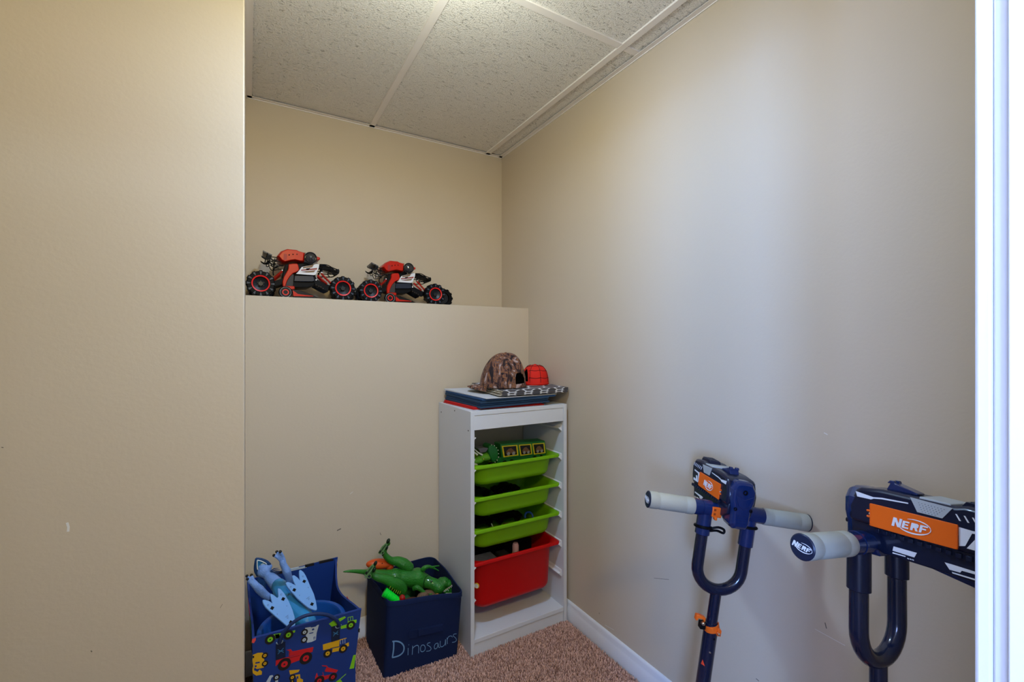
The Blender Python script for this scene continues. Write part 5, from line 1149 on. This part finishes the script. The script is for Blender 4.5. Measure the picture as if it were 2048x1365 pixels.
def scooter(B, M, gshift, label, back_dir, near):
    X, Y, Z = B; MM = Matrix((X, Y, Z)).transposed().to_4x4(); MM.translation = M
    G = M-Z*(M.z/Z.z)
    t = thing('kick_scooter', (G.x, G.y, 0), label, 'scooter', None)
    W = lambda x, y, z: MM @ Vector((x, y, z))
    V3 = lambda x, y, z: X*x+Y*y+Z*z
    # handlebar tube with grips
    MB().tube([W(-.098, 0, 0), W(.098, 0, 0)], .0150, 24).build('handlebar', NAVYB, t)
    for s_ in (-1, 1):
        m = MB(); prof = [(.0150, .085), (.0195, .086), (.0204, .089), (.0204, .104), (.0196, .106), (.0196, .108), (.0202, .110), (.0203, .150), (.0202, .170), (.0196, .172), (.0196, .174), (.0206, .176), (.0208, .192), (.0203, .196), (.018, .1975), (0, .1975)]
        m.lathe([(0, .085)]+prof, M, X*s_, 32); g_ = m.build('grip', GRIPM, t, smooth=28)
        m = MB(); m.lathe([(0, .1972), (.0202, .1972), (.0205, .1985), (.0185, .2000), (0, .2005)], M, X*s_, 32, 0)
        e = W(s_*.2008, 0, 0); N = X*s_
        right = N.cross(Z)*-1   # reading direction for someone facing the cap
        right = Z.cross(N)
        m2 = MB(); sz = .0078; logo(m2, e-right*sz*2.0-Z*sz*.1, (right-Z*.18).normalized(), (Z+right*.18).normalized(), N, sz, 0, .0005)
        cp_ = m.build('end_cap', mat('dark_slate_cap', (.010, .016, .040), .35), g_); m2.build('end_cap_logo', DECAL, g_)
        m = MB(); m.lathe([(.0155, .064), (.0188, .066), (.0190, .086), (.0155, .088)], M, X*s_, 28, closed=True); m.build('grip_collar', NAVYB, t)
    # yoke: two sleeves and the U tube
    hw = .0545; r = .0150
    U = [W(-hw, 0, -.008), W(-hw, 0, -.06), W(-hw+.001, 0, -.105)]; cU = -.140
    P = [W(-hw, 0, -.006), W(-hw, 0, -.05), W(-hw, 0, -.09)]+[W(-hw*math.cos(math.radians(a)), 0, cU-hw*math.sin(math.radians(a))) for a in range(0, 181, 12)]+[W(hw, 0, -.09), W(hw, 0, -.05), W(hw, 0, -.006)]
    MB().tube(P, .0138, 20).build('yoke_tube', NAVYP, t)
    for s_, L in ((-1, .055), (1, .068)):
        m = MB(); m.lathe([(.0138, 0), (.0172, .002), (.0172, L-.002), (.0138, L)], W(s_*hw, 0, -.010), -Z, 28, closed=True); m.build('yoke_sleeve', NAVYG if near else NAVYB, t)
        m = MB(); m.lathe([(.014, -.012), (.0195, -.011), (.0200, .011), (.014, .012)], W(s_*hw, 0, 0), X, 28, closed=True); m.build('clamp_ring', NAVYB, t)
    zb = cU-hw-.012
    # stem
    m = MB(); m.lathe([(0, 0), (.0128, 0), (.0128, .085), (0, .085)], W(0, 0, zb+.010), -Z, 24); m.build('inner_stem', NAVYP, t)
    zc_ = zb-.078; zf = -(M.z-.085)/Z.z
    m = MB(); m.lathe([(.0130, 0), (.0165, .001), (.0165, -zf+zc_), (0, -zf+zc_)], W(0, 0, zc_+.01), -Z, 24); st_ = m.build('stem', NAVYP, t)
    MB().lathe([(0, 0), (.0026, 0), (.0022, .0012), (0, .0016)], W(-.002, -.0160, zc_-.055), -Y, 14).build('stem_button', METAL, st_)
    MB().lathe([(0, 0), (.0026, 0), (0, .0004)], W(.003, -.0163, zc_-.022), -Y, 14).build('stem_hole', BLACK, st_)
    # orange quick-release clamp
    m = MB(); ax = (Z+X*-.32).normalized()
    m.lathe([(.0166, -.0075), (.0190, -.0072), (.0190, .0072), (.0166, .0075)], W(0, 0, zc_), ax, 28, closed=True); m.box((.006, -.024, zc_-.009), (.014, -.012, zc_+.005), 0, MM); cl = m.build('stem_clamp', ORANGE, t)
    for sgn in (-1,):
        q = [W(-.018, -.004, zc_+.004), W(-.020, -.010, zc_+.022), W(-.034, -.010, zc_+.026), W(-.042, -.008, zc_+.025), W(-.043, -.008, zc_+.012), W(-.0385, -.008, zc_+.012), W(-.037, -.010, zc_+.019), W(-.026, -.010, zc_+.017)]
        m = MB(); m.prism(q, V3(0, .012, 0)); m.build('clamp_lever', ORANGE, cl, bevel=.0012)
    for (x, y, z, rr) in ((-.027, -.014, zc_+.010, .0042), (.008, -.0255, zc_-.003, .0032)):
        MB().lathe([(0, -.004), (rr, -.004), (rr, .002), (rr*.6, .0035), (0, .0037)], W(x, y, z), -Y, 16).build('clamp_bolt', METAL, cl)
    m = MB(); m.box((-.031, -.011, zc_-.006), (-.018, .004, zc_+.010), 0, MM); m.build('clamp_nut', BLACK, cl, bevel=.001)
    # small orange flash on the stem
    m = MB(); m.prism([W(-.0140, -.0095, zc_-.078), W(-.0090, -.0145, zc_-.090), W(-.0155, -.0070, zc_-.090)], -Y*.0006); m.build('stem_mark', mat('orange_red_print', (.75, .06, .02), .5), st_)
    # fork, wheels and deck below the picture's edge
    BD = Vector(back_dir).normalized(); SD = UP.cross(BD)
    fw = G-BD*.03; fw.z = .058
    MB().tube([W(0, 0, zf+.004), (fw.x, fw.y, .10)], .013, 12).build('fork_stem', NAVYP, t)
    for s_ in (-1, 1):
        o_ = SD*.019*s_; MB().prism([fw+o_+Vector((0, 0, -.012))-BD*.008, fw+o_+Vector((0, 0, -.012))+BD*.008, fw+o_+Vector((0, 0, .055))+BD*.012, fw+o_+Vector((0, 0, .055))-BD*.012], SD*.004*s_).build('fork_blade', NAVYP, t)
    MB().box((-.023, -.012, 0), (.023, .012, .006), 0, Matrix.Translation(fw+Vector((0, 0, .050))) @ Matrix((SD, BD, UP)).transposed().to_4x4()).build('fork_crown', NAVYP, t)
    deck0 = fw+BD*.02; 
    for c in (fw, G+BD*.43):
        c = Vector((c.x, c.y, .050)); m = MB(); m.lathe([(.014, -.013), (.040, -.013), (.047, -.009), (.050, 0), (.047, .009), (.040, .013), (.014, .013)], c, SD, 36, 0, closed=True)
        w_ = m.build('wheel', mat('grey_wheel_rubber', (.12, .12, .12), .6), t); m = MB(); m.lathe([(0, -.014), (.030, -.012), (.030, .012), (0, .014)], c, SD, 24); m.build('wheel_hub', ORANGE, w_)
    DM = Matrix((BD, SD, UP)).transposed().to_4x4(); DM.translation = Vector((G.x, G.y, 0))
    m = MB(); pts = [(.03, -.02), (.09, -.052), (.34, -.056), (.385, -.03), (.385, .03), (.34, .056), (.09, .052), (.03, .02)]
    m.prism([DM @ Vector((a, b_, .070)) for a, b_ in pts], (0, 0, .018)); m.build('deck', NAVYG, t, bevel=.004)
    for s_ in (-1, 1):
        m = MB(); m.prism([DM @ Vector(p) for p in ((.33, .019*s_, .070), (.33, .019*s_, .052), (.43, .019*s_, .040), (.45, .019*s_, .048), (.42, .019*s_, .070))], SD*.004*s_); m.build('rear_fork', NAVYP, t)
    m = MB(); m.tube([Vector((fw.x, fw.y, .085))+BD*.012, DM @ Vector((.07, 0, .078))], .012, 10); m.build('neck', NAVYP, t)
    # ---- toy blaster clamped on the bar
    gs = gshift
    def gw(lx, g, h): return W(lx, g+gs, h)
    def side_prism(pts, x0, x1, mi=0, mb=None): return (mb or MB()).prism([gw(x0, g, h) for g, h in pts], X*(x1-x0), mi)
    top = [(-.028, .030), (-.030, .056), (-.018, .085), (-.010, .090), (.023, .0935), (.118, .0905), (.130, .094), (.165, .092), (.182, .074), (.178, .045), (.170, .026)]
    bl = side_prism(top, -.0345, .0345).build('blaster', NAVYG, t, bevel=.006)
    low = [(-.026, .008), (-.028, .034), (.172, .030), (.160, -.0115), (.032, -.0115), (.024, -.0125), (.004, -.006)]
    side_prism(low, -.0285, .0285).build('lower_body', NAVYG, bl, bevel=.002)
    side_prism([(.044, -.010), (.135, -.0250), (.144, -.0225), (.144, -.010)], -.010, .010).build('under_rail', NAVYB, bl, bevel=.0015)
    side_prism([(.018, .0925), (.024, .1055), (.030, .1055), (.062, .0955), (.062, .0925)], -.011, .011).build('rear_sight', NAVYB, bl, bevel=.0012)
    for x0, x1 in ((-.011, -.004), (.004, .011)): side_prism([(.019, .104), (.023, .109), (.029, .109), (.031, .104)], x0, x1).build('sight_ear', NAVYB, bl, bevel=.0008)
    side_prism([(.118, .0905), (.124, .0985), (.170, .0975), (.176, .088)], -.014, .014).build('top_rail', NAVYG, bl, bevel=.001)
    for g in (.128, .137, .146, .155, .164): side_prism([(g, .0975), (g+.001, .0995), (g+.005, .0993), (g+.006, .0973)], -.013, .013).build('rail_tooth', NAVYG, bl)
    m = MB(); side_prism([(.072, .0885), (.074, .0945), (.112, .0925), (.114, .0870)], -.030, .030, 0, m); m.build('top_plate', GREYL, bl, bevel=.001)
    # rounded glossy rear shell around the bar
    m = MB(); L = []
    for g, sc, hh, zz in ((-.0395, .62, .72, .036), (-.0385, .80, .84, .036), (-.034, .90, .93, .036), (-.028, .97, .98, .036), (-.015, .97, .98, .036), (.012, .94, .96, .036)):
        ring = []
        for a, b_ in ((-.018, -.060), (.018, -.060), (.025, -.050), (.027, -.012), (.0350, .010), (.0350, .036), (.024, .052), (.014, .055), (-.014, .055), (-.024, .052), (-.0350, .036), (-.0350, .010), (-.027, -.012), (-.025, -.050)):
            ring.append(gw(a*sc*(.86 if not near else 1.0), g, zz+b_*hh))
        L.append(ring)
    m.loops(L); rs = m.build('rear_shell', NAVYB, bl, smooth=20, bevel=.0025)
    for (lx, h, r_) in ((.0, .066, .0048), (-.018, .026, .0034), (.018, .026, .0034)):
        MB().lathe([(r_*.4, -.002), (r_, -.002), (r_*1.2, .0012), (r_*.6, .0014)], gw(lx, -.0395, h), -Y, 14, closed=True).build('shell_socket', BLACK, rs)
    for k in range(4): side_prism([(-.0410, .012-.006*k), (-.0410, .0095-.006*k), (-.036, .0095-.006*k), (-.036, .012-.006*k)], -.011, .011).build('shell_rib', NAVYB, rs)
    m = MB(); m.prism([gw(a, -.0395, h) for a, h in ((-.022, .060), (.0, .050), (.022, .060), (.012, .034), (0, .026), (-.012, .034))], -Y*.0028); m.build('shell_ridge', NAVYB, rs, bevel=.001)
    for s_ in (-1, 1):
        def sd(pts, d=.0006, base=.0347, mi=0, mb=None):
            mb = mb or MB(); mb.prism([gw(s_*base, g, h) for g, h in pts], X*s_*d, mi); return mb
        gp = lambda *pts: [gl(x, y) for x, y in pts]
        # orange magazine plate
        m = sd(gp((528, 187), (1105, 330), (1105, 492), (1085, 490), (760, 402), (528, 335)), .0030); op = m.build('magazine_plate', ORANGE, bl, bevel=.0008)
        m = MB()
        for k in range(14):
            y0 = 192+k*10.2; sd(gp((527, y0), (535, y0+2), (535, y0+7), (527, y0+5)), .0034, .0347, 0, m)
            sd(gp((1096, y0*1.02+140), (1106, y0*1.02+143), (1106, y0*1.02+149), (1096, y0*1.02+146)), .0036, .0347, 0, m)
        m.build('plate_knurling', ORANGE, op)
        O = gl(672, 345); O2 = gl(905, 403)
        cen = gl(800, 338); ey = Z; ex = Y*(1 if s_ == 1 else -1)
        size = .0126; cw = W(s_*.0379, cen[0]+gs, cen[1])
        m = MB(); logo(m, cw-ex*size*2.1-ey*size*.5, ex, ey, X*s_, size, 0, .0005); m.build('logo', DECAL, op)
        c = gl(516, 255); m = MB(); m.tube(arc(gw(s_*.0352, c[0], c[1]), .0050, 60, 300, 12, -Y, Z), .0018, 8); m.build('pull_ring', ORANGE, bl)
        MB().ball(gw(s_*.0350, *gl(523, 257)), .0022, 10).build('ring_pin', METAL, bl)
        # white markings
        for pts in (((430, 108), (545, 148), (600, 152), (775, 185), (775, 193), (600, 162), (548, 158), (530, 163), (440, 143)),
                    ((1108, 345), (1200, 372), (1340, 398), (1340, 415), (1195, 388), (1150, 470), (1110, 470)),
                    ((1215, 428), (1262, 440), (1235, 480), (1340, 505), (1340, 535), (1160, 485))):
            sd(gp(*pts)).build('white_marking', DECAL, bl)
        for k in range(6):
            x = 1085+k*55; y = 258+k*12; sd(gp((x, y), (x+10, y+2), (x+38, y+48), (x+26, y+46)), .0008).build('vent_slot', DECAL, bl)
        # grey dotted panel reaching over the top edge
        m = sd(gp((788, 148), (1068, 222), (1000, 288), (835, 246)), .0012, .0345, 0); m.box((0, 0, 0), (1e-5, 1e-5, 1e-5), 0, Matrix.Translation(gw(s_*.034, .09, .08)))
        gpn = m.build('grey_panel', GREYL, bl)
        m = MB()
        for j in range(5):
            for i in range(9-j):
                a = gl(845+i*21+j*6, 185+i*5.6+j*15); m.ball(gw(s_*.0357, *a), (.0007, .0007, .0007), 6)
        m.build('panel_dots', mat('dim_grey', (.22, .24, .25), .5), gpn)
        # lower rail teeth and markings on the lower body
        for k in range(14):
            g0 = .012+k*.0118; h0 = .0245-.0004*k
            MB().prism([gw(s_*.0285, g0, h0-.004), gw(s_*.0285, g0+.0068, h0-.004), gw(s_*.0285, g0+.0068, h0+.003), gw(s_*.0285, g0, h0+.003)], X*s_*.0050).build('rail_block', NAVYG, bl, bevel=.0006)
        for pts in (((682, 472), (835, 515), (818, 545), (675, 500)), ((675, 510), (760, 535), (760, 542), (675, 518)), ((1018, 577), (1080, 595), (1322, 672), (1320, 685), (1130, 632), (1120, 645), (1050, 625)), ((1065, 640), (1222, 688), (1222, 697), (1070, 650))):
            q = [gl(x, y, .0287) for x, y in pts]; sd(q, .0006, .0286).build('white_marking', DECAL, bl)
        for (x, y) in ((772, 547), (788, 551), (804, 556), (1240, 700), (1258, 705), (1278, 711), (1298, 717)):
            g, h = gl(x, y, .0287); sd([(g, h), (g+.0022, h-.0004), (g+.0022, h-.0018), (g, h-.0014)], .0006, .0286).build('marking_dot', DECAL, bl)
    # muzzle
    MB().lathe([(.006, 0), (.0135, 0), (.0135, .010), (.010, .011), (.006, .009)], gw(0, .176, .055), Y, 24, closed=True).build('muzzle', ORANGE, bl)
    # orange trigger clamp parts on the bar
    if not near:
        m = MB(); m.box((-.047, -.022, -.014), (-.024, -.014, .010), 0, MM); m.box((-.041, -.026, -.020), (-.035, -.014, -.012), 0, MM); oc = m.build('bar_clip', ORANGE, t, bevel=.0015)
        for z in (-.006, .004): MB().box((-.044, -.0225, z-.0025), (-.039, -.0218, z+.0025), 0, MM).build('clip_slot', mat('dark_orange', (.30, .04, .004), .5), oc)
        m = MB(); m.lathe([(0, -.01), (.0085, -.01), (.0085, .004), (.007, .0055), (0, .0055)], W(.037, -.018, .002), -Y, 6); m.build('clip_knob', ORANGE, t, smooth=0, bevel=.0006)
        # cable ties under both sleeves
        m = MB(); m.tube(arc(W(-hw, 0, -.046), .0185, 0, 360, 22, X, (Y-Z*.15).normalized())[:-1], .0036, 8, closed=True); ti = m.build('cable_tie', BLACK, t)
        m = MB(); m.tube(smoothpath([W(-hw+.015, -.012, -.044), W(-hw+.030, -.016, -.038), W(-hw+.044, -.016, -.042), W(-hw+.043, -.016, -.050), W(-hw+.028, -.014, -.047), W(-hw+.012, -.014, -.050)], 4), .0030, 8); m.build('tie_tail', BLACK, ti)
        m = MB(); m.tube(arc(W(hw, 0, -.030), .0190, 0, 360, 22, X, (Y-Z*.1).normalized())[:-1], .0034, 8, closed=True); ti = m.build('cable_tie', BLACK, t)
        m = MB(); m.tube(smoothpath([W(hw-.016, -.010, -.030), W(hw-.028, -.012, -.022), W(hw-.042, -.012, -.020)], 4), .0018, 8); m.build('tie_tail', BLACK, ti)
    else:
        MB().lathe([(.0152, .038), (.0155, .038), (.0155, .060), (.0152, .060)], M, X, 24, closed=True).build('maroon_band', mat('maroon_print', (.09, .004, .03), .4), t)
        MB().lathe([(0, 0), (.0022, 0), (0, .0008)], W(-hw, -.0172, -.045), -Y, 10).build('sleeve_screw', BLACK, t)
    return t
scooter(B1, M1, -.027, 'navy scooter with black cable ties, leaning nearer the white storage unit', (-.95, -.30, 0), False)
scooter(B2, M2, 0.0, 'navy scooter with its large toy blaster seen side on, nearer the doorway', (-.98, .12, 0), True)
